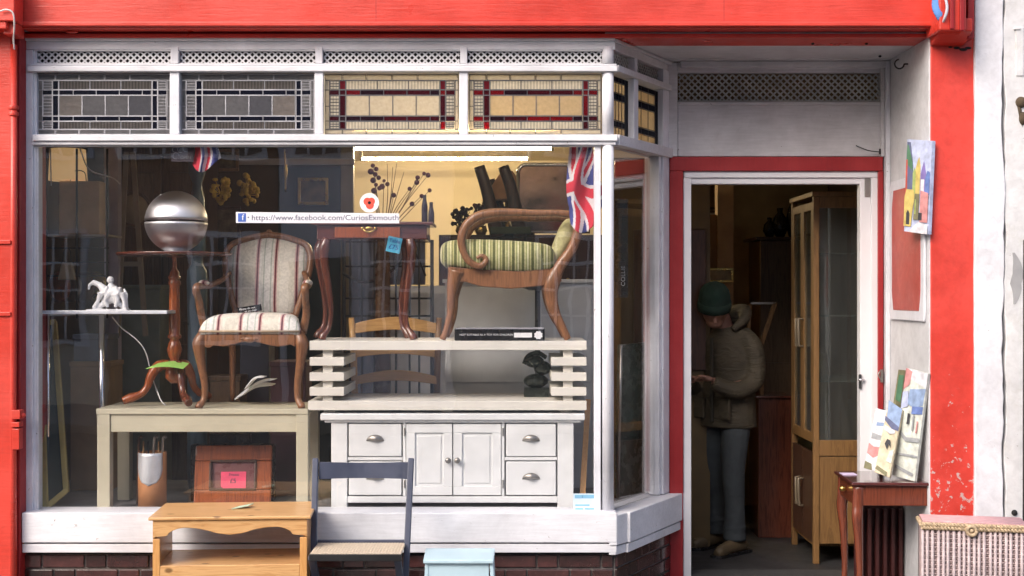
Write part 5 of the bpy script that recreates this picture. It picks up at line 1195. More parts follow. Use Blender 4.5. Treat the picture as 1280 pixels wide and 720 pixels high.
# ---- flags ----
def union(u, v):   # u 0..1 along length, v 0..1 across; returns colour index 0 blue 1 white 2 red
    x = u*60-30; y = v*30-15
    if abs(x) < 3 or abs(y) < 3: return 2
    if abs(x) < 5 or abs(y) < 5: return 1
    for s_ in (1,-1):
        d = (y*2 - s_*x)/math.sqrt(5)
        if abs(d) < 1.0+0.4: return 2
        if abs(d) < 3.2: return 1
    return 0
FB = plain('flag_blue', (0.05,0.06,0.24), 0.8, bd=0); FW = plain('flag_white', (0.62,0.60,0.64), 0.8, bd=0); FR_ = plain('flag_red', (0.55,0.03,0.06), 0.8, bd=0)
def f1(u, v):
    w = 30 + 8*min(1, v*2.2) - 7*max(0, v-0.72)*4*abs(u-0.4)
    px = 712 - 6*math.sin(PI*min(1, v*1.3))*(1-u) + 2*v + w*u + 2.0*math.sin(v*6+u*4)
    py = 182 + 108*v - 12*(u-0.45)**2*4*v*v + 3*v*math.sin(u*7)
    Yy = 0.090 + 0.022*math.sin(u*10 + v*3.5) + 0.012*math.sin(v*9+u*5)
    return tuple(P(px, py, Yy))
def pat1(u, v):   # folds hide part of the cloth: sample a leaning, squeezed piece of the flag
    uu = 0.5 + (u-0.52)*0.82 + 0.13*math.sin(v*5.2-0.6); vv = 0.08 + 0.80*v + 0.05*math.sin(u*6)
    return union(min(1,max(0,vv)), min(1,max(0,uu)))
def pat2(u, v):
    for lim, c in ((0.28,2),(0.34,1),(0.46,0),(0.60,1),(0.72,2),(0.80,1),(1.01,0)):
        if u + 0.10*v*v*(1 if u > .4 else 0) < lim: return c
    return 1
def flag(fn, pat, n, m, label):
    g = MB(); g.v = [fn(i/n, j/m) for j in range(m+1) for i in range(n+1)]
    for j in range(m):
        for i in range(n):
            a = j*(n+1)+i; g.f.append([a,a+1,a+n+2,a+n+1]); g.mi.append(pat((i+.5)/n, (j+.5)/m)); g.sm.append(True)
    o = g.build('union_flag', [FB,FW,FR_]); s_ = o.modifiers.new('s','SOLIDIFY'); s_.thickness = 0.0012; tag(o, label, 'flag')
flag(f1, pat1, 56, 90, 'crumpled union flag hanging inside the glass beside the corner post')
def f2(u, v):
    px = 242 + 24*u + 12*v*u*u + 2*math.sin(v*4); py = 178 + 34*v*(0.8+0.30*math.sin(u*4)); return tuple(P(px, py, 0.07+0.014*math.sin(u*13+v)))
flag(f2, pat2, 60, 24, 'small union flag bunting folded at the top left of the window')
sg = T('window_sign', 'small black sign with pale scrolls beside the flag bunting', 'sign', tuple(P(229,190,.06)))
g = MB(); g.pbox(214,242,179,202,0.06,0.064); g.build('board', plain('purple_black', (0.03,0.02,0.035), 0.5), sg)
g = MB()
for px, py, r in ((219,187,3.5),(220,195,4),(226,187,4),(233,185,5)):
    c_ = P(px,py,0.0585); g.tube([c_+Vector((r*.0042*math.cos(a),0,r*.0042*math.sin(a))) for a in [k*PI/5 for k in range(9)]], 0.0015, 5)
g.build('scroll', plain('dull_silver', (0.25,0.24,0.28), 0.5), sg)
text('OPEN', 0.022, plain('grey_print', (0.2,0.2,0.2), 0.5), sg, tuple(P(232,197,0.0595)-sg.location))

# ---- stickers on the glass ----
sk = T('web_address_sticker', 'long white sticker strip with a web address across the glass', 'sticker', tuple(P(397,271.5,0.029)))
g = MB(); g.slab([P(295,278.6,0.0290),P(499,279.2,0.0290),P(499,266.6,0.0290),P(295,265.0,0.0290)], (0,0.0015,0)); g.build('strip', plain('sticker_white', (0.72,0.72,0.76), 0.4, bd=0), sk)
g = MB(); g.pbox(297.5,307.5,266.5,277.2,0.0282,0.0289); g.build('logo_square', plain('logo_blue', (0.06,0.13,0.45), 0.4, bd=0), sk)
text('f', 0.044, PAPER, sk, tuple(P(303.5,272,0.0278)-sk.location), name='logo_letter')
INKB = plain('navy_ink', (0.10,0.10,0.16), 0.6, bd=0)
text('•', 0.03, INKB, sk, tuple(P(310.5,272,0.0284)-sk.location))
text('https://www.facebook.com/CuriosExmouth', 0.040, INKB, sk, tuple(P(406.5,272.3,0.0284)-sk.location), width=X(498.5)-X(314.5))
pp = T('poppy_sticker', 'round white sticker with a red poppy above the web address strip', 'sticker', tuple(P(461,253,0.029)))
RX = Matrix.Rotation(PI/2,3,'X')
def disc(name, c, r, m, par, y, ell=1, n=28):
    g = MB(); g.prism([(c[0]+r*math.cos(2*PI*k/n), c[1]+r*ell*math.sin(2*PI*k/n)) for k in range(n)], y, y+0.0006); return g.build(name, m, par)
disc('disc', (X(461),Z(253)), 0.051, PAPER, pp, 0.0288)
POP = plain('poppy_red', (0.68,0.08,0.05), 0.6, bd=0)
for k, (a, b_, r) in enumerate(((458.5,251.5,0.021),(463.5,251,0.019),(461.5,256,0.021))): disc('petal', (X(a),Z(b_)), r, POP, pp, 0.0281-0.0007*k)
disc('poppy_centre', (X(461),Z(253)), 0.008, BLACK, pp, 0.0258)
cd = T('blue_card', 'small pale blue printed card at the bottom right inside the glass', 'card', tuple(P(731,628,.028)))
g = MB(); g.pbox(716.5,745,617,640,0.0275,0.0305); g.build('card', plain('pale_blue_card', (0.55,0.66,0.76), 0.4, bd=0), cd)
CB = plain('card_print', (0.20,0.42,0.60), 0.5, bd=0)
for a, b_, c_, d_ in ((718.5,744,618.5,623),(719,737,630.5,632.5),(719,729,635,638.5),(731,743,635,638.5)): g = MB(); g.pbox(a,b_,c_,d_,0.0268,0.0274); g.build('printed_band', CB, cd)
text('i', 0.02, INK, cd, tuple(P(728,620.8,0.0262)-cd.location))
# =====================================================================
#  OUTSIDE THE WINDOW
# =====================================================================
# ---- pine bench table ----
pb = T('pine_coffee_table', 'orange pine side table with scalloped apron standing on the pavement', 'coffee table', (0,0,0))
yA, yB = -0.60, -0.15; zT = Z(647,yA)
g = MB(); n_ = 8
tp = MB(); tp.box(X(185,yA),X(387,yA),yA,yB,zT-0.016,zT); tp.build('tabletop', PINE, pb, bevel=0.005)
x0, x1 = X(190,yA), X(382,yA)
out = [(x0,zT-0.0165),(x0,zT-0.105)]
cur = [(0.02,-0.105),(0.09,-0.100),(0.11,-0.082),(0.17,-0.062),(0.24,-0.060),(0.33,-0.070),(0.42,-0.090),(0.5,-0.098)]
pts = [(x0+(x1-x0)*u, zT+v*0.92) for u, v in cur]; sp_ = [(p.x,p.z) for p in spline([(a,0,b_) for a,b_ in pts],4)]
out += sp_ + [(x0+x1-a, b_) for a, b_ in reversed(sp_[:-1])] + [(x1,zT-0.105),(x1,zT-0.0165)]
g = MB(); g.prism(out, yA+0.012, yA+0.030); g.build('apron', PINE, pb, bevel=0.003)
for s0, s1 in ((x0,x0+0.018),(x1-0.018,x1)):
    g = MB(); g.box(s0,s1,yA+0.0305,yB-0.015,0.03,zT-0.0165); g.build('side_panel', PINEZ, pb, bevel=0.003)
for s0, s1 in ((x0+0.0005,x0+0.035),(x1-0.035,x1-0.0005)):
    g = MB(); g.box(s0,s1,yA+0.011,yA+0.030,0.0,zT-0.106); g.build('leg', PINEZ, pb, bevel=0.003)
g = MB(); g.box(x0+0.0185,x1-0.0185,yA+0.031,yB-0.02,Z(712,yA)-0.02+0.012,Z(712,yA)+0.012); g.build('shelf', PINE, pb, bevel=0.003)
g = MB(); g.box(x0+0.0355,x1-0.0355,yA+0.012,yA+0.030,Z(712,yA)-0.045,Z(712,yA)+0.014); g.build('lower_rail', PINE, pb, bevel=0.003)
g = MB(); g.slab([Vector((X(290,-.35),-0.36,zT+.001)),Vector((X(310,-.35),-0.34,zT+.001)),Vector((X(313,-.35),-0.27,zT+.001)),Vector((X(296,-.35),-0.28,zT+.001))], (0,0,0.004)); g.v = [(x,y,z+(0.012 if i in (1,2,5,6) else 0)) for i,(x,y,z) in enumerate(g.v)]
tag(g.build('price_tag', plain('mint_paper', (0.50,0.66,0.50), 0.6, var=0.3, vs_=60)), 'pale green price tag lying on the pine table', 'price tag')

_c = Vector((X(185,yA), yA, 0)); pb.matrix_world = Matrix.Translation(_c) @ Matrix.Rotation(math.radians(4),4,'Z') @ Matrix.Translation(-_c)
pb.rotation_euler.z = math.radians(4); pb.location = _c - Matrix.Rotation(math.radians(4),3,'Z') @ _c
# ---- slate blue folding chair ----
fc = T('folding_chair', 'slate blue wooden folding chair with a cane seat', 'folding chair', (0,0,0))
yb_ = -0.30
for s_, pxt, pxb in ((-1,394.5,392.5),(1,514,512.5)):
    g = MB(); g.bar(P(pxt,573,yb_+0.05), Vector((X(pxb,yb_)+s_*-0.02,-0.50,0.0)), 0.030, 0.030, up=(1,0,0)); g.build('back_leg', NAVY, fc, bevel=0.005)
    g = MB(); xb = X(pxb,yb_)-s_*0.036; g.bar(Vector((xb,-0.62,0.43)), Vector((xb,-0.12,0.0)), 0.024, 0.034, up=(1,0,0)); g.build('front_leg', NAVY, fc, bevel=0.004)
g = MB(); a, b_ = X(397.5,yb_), X(511,yb_); n_=12; vs_=[]
top = []; 
for i in range(n_):
    u0, u1 = i/n_, (i+1)/n_; c0, c1 = 0.018*math.sin(PI*u0), 0.018*math.sin(PI*u1)
    xa, xb = a+(b_-a)*u0, a+(b_-a)*u1
    s0 = 0.006*math.sin(PI*u0); s1 = 0.006*math.sin(PI*u1)
    vs0 = [(xa,yb_+0.03+c0,Z(600,yb_)+s0*.5),(xb,yb_+0.03+c1,Z(600,yb_)+s1*.5),(xb,yb_+0.046+c1,Z(600,yb_)+s1*.5),(xa,yb_+0.046+c0,Z(600,yb_)+s0*.5),(xa,yb_+0.04+c0,Z(579,yb_)-s0),(xb,yb_+0.04+c1,Z(579,yb_)-s1),(xb,yb_+0.056+c1,Z(579,yb_)-s1),(xa,yb_+0.056+c0,Z(579,yb_)-s0)]
    g.hexa(vs0)
g.build('top_rail', NAVY, fc)
ysb, ysf = -0.36, -0.64; zs = Z(679,ysb)
g = MB(); g.box(X(399,yb_),X(509,yb_),ysb-0.002,ysb+0.018,zs-0.012,zs+0.016); g.build('seat_rail', NAVY, fc, bevel=0.003)
g = MB(); g.box(X(396,yb_)+.012,X(512,yb_)-.012,ysf,ysf+0.02,zs-0.034,zs-0.0005); g.build('seat_rail', IRON, fc, bevel=0.003)
CANE = plain('cane_weave', (0.60,0.50,0.38), 0.7, var=0.2, vs_=80, bs=260, bd=0.003)
g = MB(); xa, xb = X(396,yb_)+0.016, X(512,yb_)-0.016; k_ = 30
for i in range(k_): u = xa+(xb-xa)*i/k_; g.box(u+0.001, u+(xb-xa)/k_-0.001, ysf+0.005, ysb-0.003, zs-0.004, zs+0.003)
g.build('cane_strand', CANE, fc, kind='stuff')
g = MB(); g.box(xa,xb,ysf+0.021,ysb-0.004,zs-0.010,zs-0.005); g.build('seat_base', CANE, fc)
g = MB(); g.tube([Vector((X(400,yb_),-0.55,0.22)),Vector((X(507,yb_),-0.55,0.22))], 0.010, 8); g.build('stretcher', NAVY, fc)

# ---- pale blue stool ----
ps = T('blue_stool', 'pale blue painted step stool beside the folding chair', 'stool', (0,0,0))
yS = -0.55; zS = Z(700,yS)
def back_w(px, Y_): return X(px,Y_)
g = MB(); g.prism([(X(529,yS),yS),(X(617,yS),yS),(X(619,-.25),-0.25),(X(532,-.25),-0.25)], zS-0.018, zS, plane='xy'); g.build('top', PALEB, ps, bevel=0.005)
g = MB(); g.box(X(535,yS),X(611,yS),yS+0.022,yS+0.04,0.10,zS-0.0185); g.build('front_panel', PALEB, ps, bevel=0.003)
for s_, a, b_ in ((-1,531,527),(1,612,617)):
    g = MB(); g.hexa([(X(b_,yS)-0.0,yS+0.0,0),(X(b_,yS)+0.018,yS+0.0,0),(X(b_,yS)+0.018,-0.27,0),(X(b_,yS),-0.27,0),(X(a,yS),yS+0.02,zS-0.0185),(X(a,yS)+0.018,yS+0.02,zS-0.0185),(X(a,yS)+0.018,-0.29,zS-0.0185),(X(a,yS),-0.29,zS-0.0185)]); g.build('side_panel', PALEB, ps, bevel=0.003)
g = MB(); g.box(X(533,yS),X(611,yS),yS+0.05,-0.3,0.16,0.178); g.build('step', PALEB, ps, bevel=0.003)

# ---- small mahogany hall table in the porch ----
ht = T('hall_table', 'small glossy red mahogany table against the porch side wall', 'table', (0,0,0))
# local frame: x right, y back
W_t = 0.52; D_t = 0.46; H_t = Z(602,0.0)
HM = wood('hall_mahogany', (0.075,0.018,0.010), (0.17,0.042,0.020), 'z', 0.25, coat=0.5)
HMX = wood('hall_mahogany_top', (0.06,0.016,0.016), (0.10,0.026,0.022), 'x', 0.15, coat=0.8)
g = MB(); g.box(-W_t/2,W_t/2,0,D_t,H_t-0.018,H_t); g.build('tabletop', HMX, ht, bevel=0.007, seg=3)
g = MB(); g.box(-W_t/2+0.035,W_t/2-0.035,0.025,0.045,H_t-0.125,H_t-0.0185); g.build('front_apron', HM, ht, bevel=0.003)
g = MB(); g.box(-W_t/2+0.02,-W_t/2+0.04,0.05,D_t-0.05,H_t-0.125,H_t-0.0185); dr = g.build('drawer', HM, ht, bevel=0.003)
g = MB(); g.ball((-W_t/2+0.002,D_t/2,H_t-0.065),(0.020,0.016,0.016)); g.build('knob', BRASS, dr)
g = MB(); g.box(W_t/2-0.04,W_t/2-0.02,0.05,D_t-0.05,H_t-0.125,H_t-0.0185); g.box(-W_t/2+0.05,W_t/2-0.05,D_t-0.045,D_t-0.025,H_t-0.125,H_t-0.0185); g.build('back_apron', HM, ht, bevel=0.003)
for sx_ in (-1,1):
    for y in (0.045, D_t-0.045):
        x = sx_*(W_t/2-0.045); oy = -1 if y < 0.2 else 1
        g = MB(); g.tube(spline([(x,y,H_t-0.0185),(x+sx_*0.004,y,H_t-0.13),(x+sx_*0.008,y+oy*0.008,H_t-0.19),(x,y,H_t-0.32),(x-sx_*0.006,y,0.2),(x,y,0.06),(x+sx_*0.012,y+oy*0.012,0.0)],5), [0.030,0.031,0.030,0.022,0.017,0.016,0.022], 10); g.build('leg', HM, ht)
place(ht, (X(1063,0)+0.26*math.cos(0.05), -0.04, 0.0), math.radians(-2))
g = MB(); g.box(X(1053,.25),X(1071,.25),0.24,0.32,H_t+0.001,H_t+0.004); tag(g.build('lilac_note', plain('lilac_paper', (0.62,0.52,0.72), 0.6)), 'lilac paper note lying on the mahogany hall table', 'note')
g = MB()
for i in range(7):
    px = 1085+i*10; g.box(X(px,.2),X(px,.2)+0.018,0.36,0.40,0.0,0.50)
g.box(X(1080,.2),X(1152,.2),0.402,0.415,0.0,0.52); tag(g.build('dark_rack', plain('very_dark_red', (0.05,0.010,0.010), 0.5)), 'dark red slatted rack stored beneath the hall table', 'rack')

# ---- canvases leaning on the hall table ----
def multi(name, cols):   # loose painted patches: abstract watercolour
    m_, n, l, b = nt(name); v = coords(n, l, (1,1,1)); 
    f = noise(n, l, v, 16, 3, 1.8); l.new(ramp(n, l, f, cols, 'LINEAR'), b.inputs['Base Color']); b.inputs['Roughness'].default_value = 0.7
    return m_
def canvas(name, label, quad, th, base, strokes, cat='painting'):
    """quad: bottom-left, bottom-right, top-right, top-left world points; strokes: polygons in (u,v) with a material"""
    q_ = [Vector(p) for p in quad]; nrm = (q_[1]-q_[0]).cross(q_[3]-q_[0]).normalized()
    root = T(name, label, cat, tuple(q_[0]))
    g = MB(); g.slab(q_, -nrm*th); g.build('canvas', base, root, bevel=0.001)
    for k, (poly, m_) in enumerate(strokes):
        pts = []
        for u, v in poly: pts.append((q_[0].lerp(q_[1],u)).lerp(q_[3].lerp(q_[2],u), v) + nrm*(0.0008+0.0005*k))
        g = MB(); n_ = len(pts); g.add(pts + [p-nrm*0.0004 for p in pts], [tuple(range(n_)), tuple(range(2*n_-1,n_-1,-1))]+[(i,i+n_,(i+1)%n_+n_,(i+1)%n_) for i in range(n_)]); g.build('painted_shape', m_, root)
    return root
def cm_(n, c): return plain('art_'+n, [x*0.8+0.10*sum(c)/3 for x in c], 0.7, var=0.25, vs_=28, bd=0)
A = {k: cm_(k, c) for k, c in dict(sky=(0.46,0.52,0.74), slate=(0.12,0.14,0.26), yellow=(0.62,0.48,0.12), lime=(0.34,0.42,0.12), green=(0.08,0.22,0.12), white=(0.66,0.66,0.72), red=(0.55,0.08,0.05), blue=(0.12,0.2,0.5), violet=(0.22,0.16,0.45), pink=(0.62,0.25,0.25), dark=(0.05,0.05,0.06), sand=(0.60,0.52,0.36), sea=(0.25,0.36,0.58), olive=(0.20,0.19,0.10), pale=(0.62,0.66,0.60), grey=(0.34,0.36,0.38)).items()}
# tall beach canvas
canvas('beach_canvas', 'tallest pale seaside canvas leaning at the back of the hall table', [P(1115,594,.13),P(1143,602,-.01),P(1160,467,-.065),P(1133,460,.10)], 0.018, A['pale'],
   [([(0,0.93),(1,0.86),(1,1),(0,1)],A['white']), ([(0.0,0.80),(0.25,0.86),(0.3,0.98),(0.1,1),(0,1)],A['pink']), ([(0.25,0.68),(0.6,0.66),(0.95,0.70),(1,0.86),(0.7,0.84),(0.3,0.82)],A['sea']), ([(0.5,0.60),(0.98,0.62),(0.98,0.69),(0.5,0.67)],A['blue']), ([(0.0,0.62),(0.3,0.66),(0.25,0.8),(0,0.78)],A['sky']), ([(0.35,0.5),(0.45,0.5),(0.45,0.6),(0.35,0.6)],A['dark']), ([(0.6,0.45),(0.66,0.45),(0.66,0.6),(0.6,0.6)],A['grey']), ([(0.05,0.40),(0.4,0.34),(1,0.36),(1,0.40),(0.42,0.38),(0.05,0.44)],A['grey']), ([(0.1,0.2),(1,0.22),(1,0.24),(0.1,0.22)],A['grey']), ([(0.1,0.08),(0.9,0.04),(0.92,0.07),(0.1,0.11)],A['grey']), ([(0.8,0.44),(0.86,0.44),(0.86,0.55),(0.8,0.55)],A['pink'])])
canvas('harbour_canvas', 'narrow harbour canvas with a blue sky standing in the middle', [P(1093,590,.10),P(1112,597,.03),P(1128,512,.08),P(1111,500,.20)], 0.016, A['sand'],
   [([(0.1,0.78),(1,0.72),(1,1),(0,1)],A['sea']), ([(0,0.72),(0.55,0.66),(1,0.68),(1,0.74),(0.5,0.76),(0,0.78)],A['slate']), ([(0.1,0.60),(0.5,0.58),(0.8,0.62),(0.8,0.66),(0.1,0.66)],A['white']), ([(0.3,0.42),(0.5,0.36),(0.55,0.44),(0.75,0.40),(0.6,0.5),(0.4,0.5)],A['dark']), ([(0,0.05),(0.8,0.0),(0.8,0.06),(0.1,0.1)],A['olive']), ([(0.6,0.2),(0.95,0.2),(0.95,0.4),(0.7,0.36)],A['pale'])])
canvas('cottage_canvas', 'smallest pale cottage canvas at the front left of the stack', [P(1080,585,.24),P(1097,590,.15),P(1110,514,.24),P(1095,510,.32)], 0.014, A['white'],
   [([(0,0.25),(0.5,0.2),(1,0.28),(1,0.4),(0.4,0.38),(0,0.42)],A['pink']), ([(0.1,0.5),(0.9,0.5),(0.9,0.58),(0.1,0.6)],A['grey']), ([(0.3,0.72),(0.9,0.74),(0.9,0.8),(0.3,0.78)],A['sea']), ([(0.0,0.0),(0.6,0.0),(0.5,0.1),(0.0,0.12)],A['olive'])])
canvas('edge_canvas', 'dark edged canvas almost hidden behind the tallest one', [P(1104,585,.27),P(1114,587,.24),P(1132,463,.12),P(1123,462,.22)], 0.012, A['olive'], [([(0.2,0.7),(0.9,0.68),(0.9,0.95),(0.2,0.95)],A['green'])])
# townscape hung on the wall
canvas('townscape_painting', 'bright painting of tall narrow townhouses hung at the corner', [P(1130,289,.10),P(1160,293,-.09),P(1165,176,-.09),P(1134,174,.10)], 0.022, A['sky'],
   [([(0.0,0.35),(0.30,0.35),(0.30,0.72),(0.16,0.97),(0.02,0.97),(0.0,0.8)],A['slate']), ([(0.02,0.74),(0.28,0.66),(0.26,0.76),(0.08,0.94),(0.02,0.94)],A['green']), ([(0.0,0.4),(0.08,0.4),(0.06,0.78),(0.0,0.78)],A['red']),
    ([(0.40,0.35),(0.60,0.35),(0.60,0.72),(0.54,0.82),(0.48,0.78),(0.40,0.68)],A['yellow']), ([(0.30,0.42),(0.42,0.42),(0.42,0.66),(0.36,0.7),(0.30,0.64)],A['lime']),
    ([(0.62,0.40),(0.82,0.40),(0.86,0.62),(0.74,0.78),(0.62,0.64)],A['violet']), ([(0.64,0.3),(0.78,0.3),(0.78,0.58),(0.64,0.58)],A['white']), ([(0.82,0.42),(1,0.42),(1,0.66),(0.9,0.68),(0.82,0.6)],A['blue']),
    ([(0.0,0.06),(0.30,0.06),(0.34,0.2),(0.42,0.40),(0.36,0.46),(0.08,0.46),(0,0.38)],A['yellow']), ([(0.10,0.08),(0.24,0.08),(0.24,0.20),(0.17,0.24),(0.10,0.20)],A['dark']), ([(0.40,0.14),(0.60,0.14),(0.62,0.42),(0.42,0.42)],A['olive']),
    ([(0.66,0.12),(0.98,0.12),(0.98,0.44),(0.66,0.46)],A['pink']), ([(0.2,0.0),(1,0.0),(1,0.10),(0.62,0.12),(0.4,0.06)],A['white']), ([(0.45,0.2),(0.5,0.2),(0.5,0.36),(0.45,0.36)],A['lime']), ([(0.62,0.14),(0.76,0.14),(0.76,0.22),(0.62,0.22)],A['dark'])], 'painting')
# red panel in a white shaped frame on the side wall
rpn = T('wall_panel', 'faded red notice panel in a white frame with clipped corners', 'notice board', (2.16,0.3,1.7))
xw = 2.1725
def yfor(px): # depth on the side wall for a pixel
    return (xw/((px-640)/1666.667)) - 7
ya, yb2 = yfor(1158), yfor(1115)
zt4 = CAMZ + (365-228)*S(yb2); zb4 = CAMZ - (399-365)*S(yb2)
def octo(m_, c):
    y0, y1, z0_, z1_ = ya+m_, yb2-m_, zb4+m_, zt4-m_
    return [(y0+c*0.4,z0_),(y1-c*0.4,z0_),(y1-c*0.1,z0_+c),(y1,z0_+c*1.6),(y1,z1_-c*1.6),(y1-c*0.1,z1_-c),(y1-c*0.4,z1_),(y0+c*0.4,z1_),(y0+c*0.1,z1_-c),(y0,z1_-c*1.6),(y0,z0_+c*1.6),(y0+c*0.1,z0_+c)]
g = MB(); g.prism(octo(0.0,0.03), xw-0.014, xw, plane='yz'); g.build('frame', WHTV, rpn, bevel=0.004)
g = MB(); g.prism(octo(0.055,0.07), xw-0.0165, xw-0.0135, plane='yz'); g.build('red_panel', paint('faded_red_panel', (0.42,0.06,0.045), 'n', 0.2, (0.5,0.3,0.3), dirt=0.6, dirt_col=(0.48,0.16,0.14)), rpn)

# ---- wicker hamper ----
hm = T('wicker_hamper', 'pink white wicker hamper with a braided rim and ring latch', 'hamper', (X(1225,-.35),-0.2,0))
yH = -0.42; xl, xr = X(1168,yH), X(1292,yH); zH = Z(655,yH); PK = plain('pink_wicker', (0.36,0.27,0.27), 0.6, var=0.25, vs_=30, obvar=0.1); PK2 = plain('pale_wicker_stake', (0.45,0.37,0.375), 0.6, var=0.2, vs_=30); STRAW = plain('straw_braid', (0.45,0.34,0.22), 0.7, var=0.4, vs_=60)
g = MB(); g.box(xl+0.01,xr-0.01,yH+0.012,-0.22,0.01,zH-0.02); g.build('lining', plain('dusky_pink', (0.26,0.18,0.19), 0.9), hm)
k_ = 0; x = xl
nst = 20
for i in range(nst+1):
    xx = xl+(xr-xl)*(i+(random.uniform(-0.12,0.12) if 0 < i < nst else 0))/nst
    g = MB(); g.tube([(xx,yH,0.01),(xx,yH,zH-0.022)], 0.0075, 8, ell=(1,0.8)); g.build('stake', PK2, hm)
wv = MB(); rows = 46
for r_ in range(rows):
    z = 0.015+(zH-0.05)*r_/rows; pts = []
    for i in range(nst*2+1):
        xx = xl+(xr-xl)*i/(nst*2); pts.append((xx, yH+0.006+0.006*math.cos(PI*i/1.0+PI*(r_%2)), z))
    wv.tube(pts, 0.0046, 5, sm=True)
wv.build('weave', PK, hm, kind='stuff')
wv = MB()
for r_ in range(rows): z = 0.015+(zH-0.05)*r_/rows; wv.tube([(xl,yH+0.005,z),(xl-0.003,(yH-.22)/2,z),(xl,-0.225,z)], 0.0056, 5)
wv.build('side_weave', PK, hm, kind='stuff')
for off_, zz_ in ((0.0, zH-0.010), (0.0, zH-0.026)):
    for s_ in (0, PI):
        g = MB(); pts = []
        for i in range(150):
            u = i/149; pts.append((xl-0.006+(xr-xl+0.012)*u, yH-0.006+0.006*math.cos(u*95+s_), zz_+0.006*math.sin(u*95+s_)))
        g.tube(pts, 0.0065, 6); g.build('braid', STRAW, hm)
g = MB()
for s_ in (0, PI):
    pts = [(xl-0.006+0.006*math.cos(i*1.2+s_), yH+(-.22-yH)*i/40, zH-0.012+0.006*math.sin(i*1.2+s_)) for i in range(41)]; g.tube(pts, 0.0065, 6)
g.build('side_braid', STRAW, hm)
g = MB(); g.box(xl,xr,yH,-0.22,zH-0.012,zH+0.004)
for i in range(20): yy = yH+0.008+i*0.0098; g.tube([(xl,yy,zH+0.003),(xr,yy,zH+0.003)], 0.0052, 6)
g.build('lid', plain('pink_lid', (0.55,0.33,0.34), 0.6, var=0.15, vs_=30), hm)
g = MB(); c0 = P(1228,664,yH-0.018); g.tube([c0+Vector((0.022*math.cos(a),0,0.022*math.sin(a))) for a in [k*PI/8 for k in range(17)]], 0.009, 8); g.build('latch_ring', STRAW, hm)
g = MB(); g.ball(c0, (0.010,0.010,0.010)); g.build('latch_peg', STRAW, hm)
place(hm, Vector((X(1225,-.35),-0.2,0)), math.radians(-12))

# =====================================================================
#  THROUGH THE DOORWAY
# =====================================================================
# glazed display cabinet
OAK = wood('cabinet_oak', (0.11,0.056,0.019), (0.21,0.11,0.038), 'z', 0.5)
gc = T('display_cabinet', 'tall oak glazed display cabinet just inside the doorway', 'cabinet', (1.83,1.1,0.05))
cx0, cx1, cy0, cy1 = 1.83, 2.36, 1.09, 1.74; ct = 2.28
def ob(name, x0, x1, y0, y1, z0_, z1_, m_=OAK, par=gc, bev=0.003): g = MB(); g.box(x0,x1,y0,y1,z0_,z1_); return g.build(name, m_, par, bevel=bev)
ob('corner_post', cx0, cx0+0.035, cy0, cy0+0.035, 0.05, ct); ob('corner_post', cx0, cx0+0.035, cy1-0.035, cy1, 0.05, ct); ob('corner_post', cx1-0.04, cx1, cy0, cy0+0.035, 0.05, ct)
ob('side_panel', cx0+0.036, cx1-0.041, cy0+0.006, cy0+0.02, 0.17, 0.70); ob('side_rail', cx0+0.036, cx1-0.041, cy0, cy0+0.03, 0.705, 0.80); ob('side_rail', cx0+0.036, cx1-0.041, cy0, cy0+0.03, ct-0.07, ct)
ob('side_glass', cx0+0.036, cx1-0.041, cy0+0.012, cy0+0.017, 0.80, ct-0.07, GLASSI, bev=0)
ob('back_panel', cx1-0.03, cx1-0.015, cy0+0.04, cy1, 0.17, ct-0.02, DKWOOD)
ob('base', cx0+0.01, cx1-0.03, cy0+0.04, cy1-0.036, 0.15, 0.17)
ob('top', cx0-0.01, cx1, cy0-0.008, cy1+0.01, ct+0.001, ct+0.03)
for z in (1.15, 1.55, 1.93): ob('shelf', cx0+0.04, cx1-0.045, cy0+0.04, cy1-0.04, z, z+0.008, GLASSI, bev=0)
for a, b_ in ((cy0+0.036, (cy0+cy1)/2-0.002), ((cy0+cy1)/2+0.002, cy1-0.036)):
    d = ob('door', cx0+0.002, cx0+0.022, a, b_, 0.17, 0.72, DKWOOD)
    u = ob('glazed_door', cx0+0.001, cx0+0.022, a, a+0.045, 0.78, ct-0.03)
    ob('door_stile', cx0+0.001, cx0+0.022, b_-0.045, b_, 0.78, ct-0.03, par=u); ob('door_rail', cx0+0.0015, cx0+0.0215, a+0.0455, b_-0.0455, 0.78, 0.84, par=u); ob('door_rail', cx0+0.0015, cx0+0.0215, a+0.0455, b_-0.0455, ct-0.08, ct-0.03, par=u)
    ob('door_glass', cx0+0.009, cx0+0.013, a+0.0455, b_-0.0455, 0.845, ct-0.085, GLASSI, par=u, bev=0)
for z in (0.36, 1.36):
    for yy in (1.375, 1.455):
        g = MB(); g.tube([(cx0,yy,z),(cx0-0.03,yy,z),(cx0-0.03,yy,z+0.17),(cx0,yy,z+0.17)], 0.008, 8); g.build('pull_handle', plain('pale_handle%d_%d'%(z*100,yy*100), (0.20,0.16,0.11), 0.4), gc)

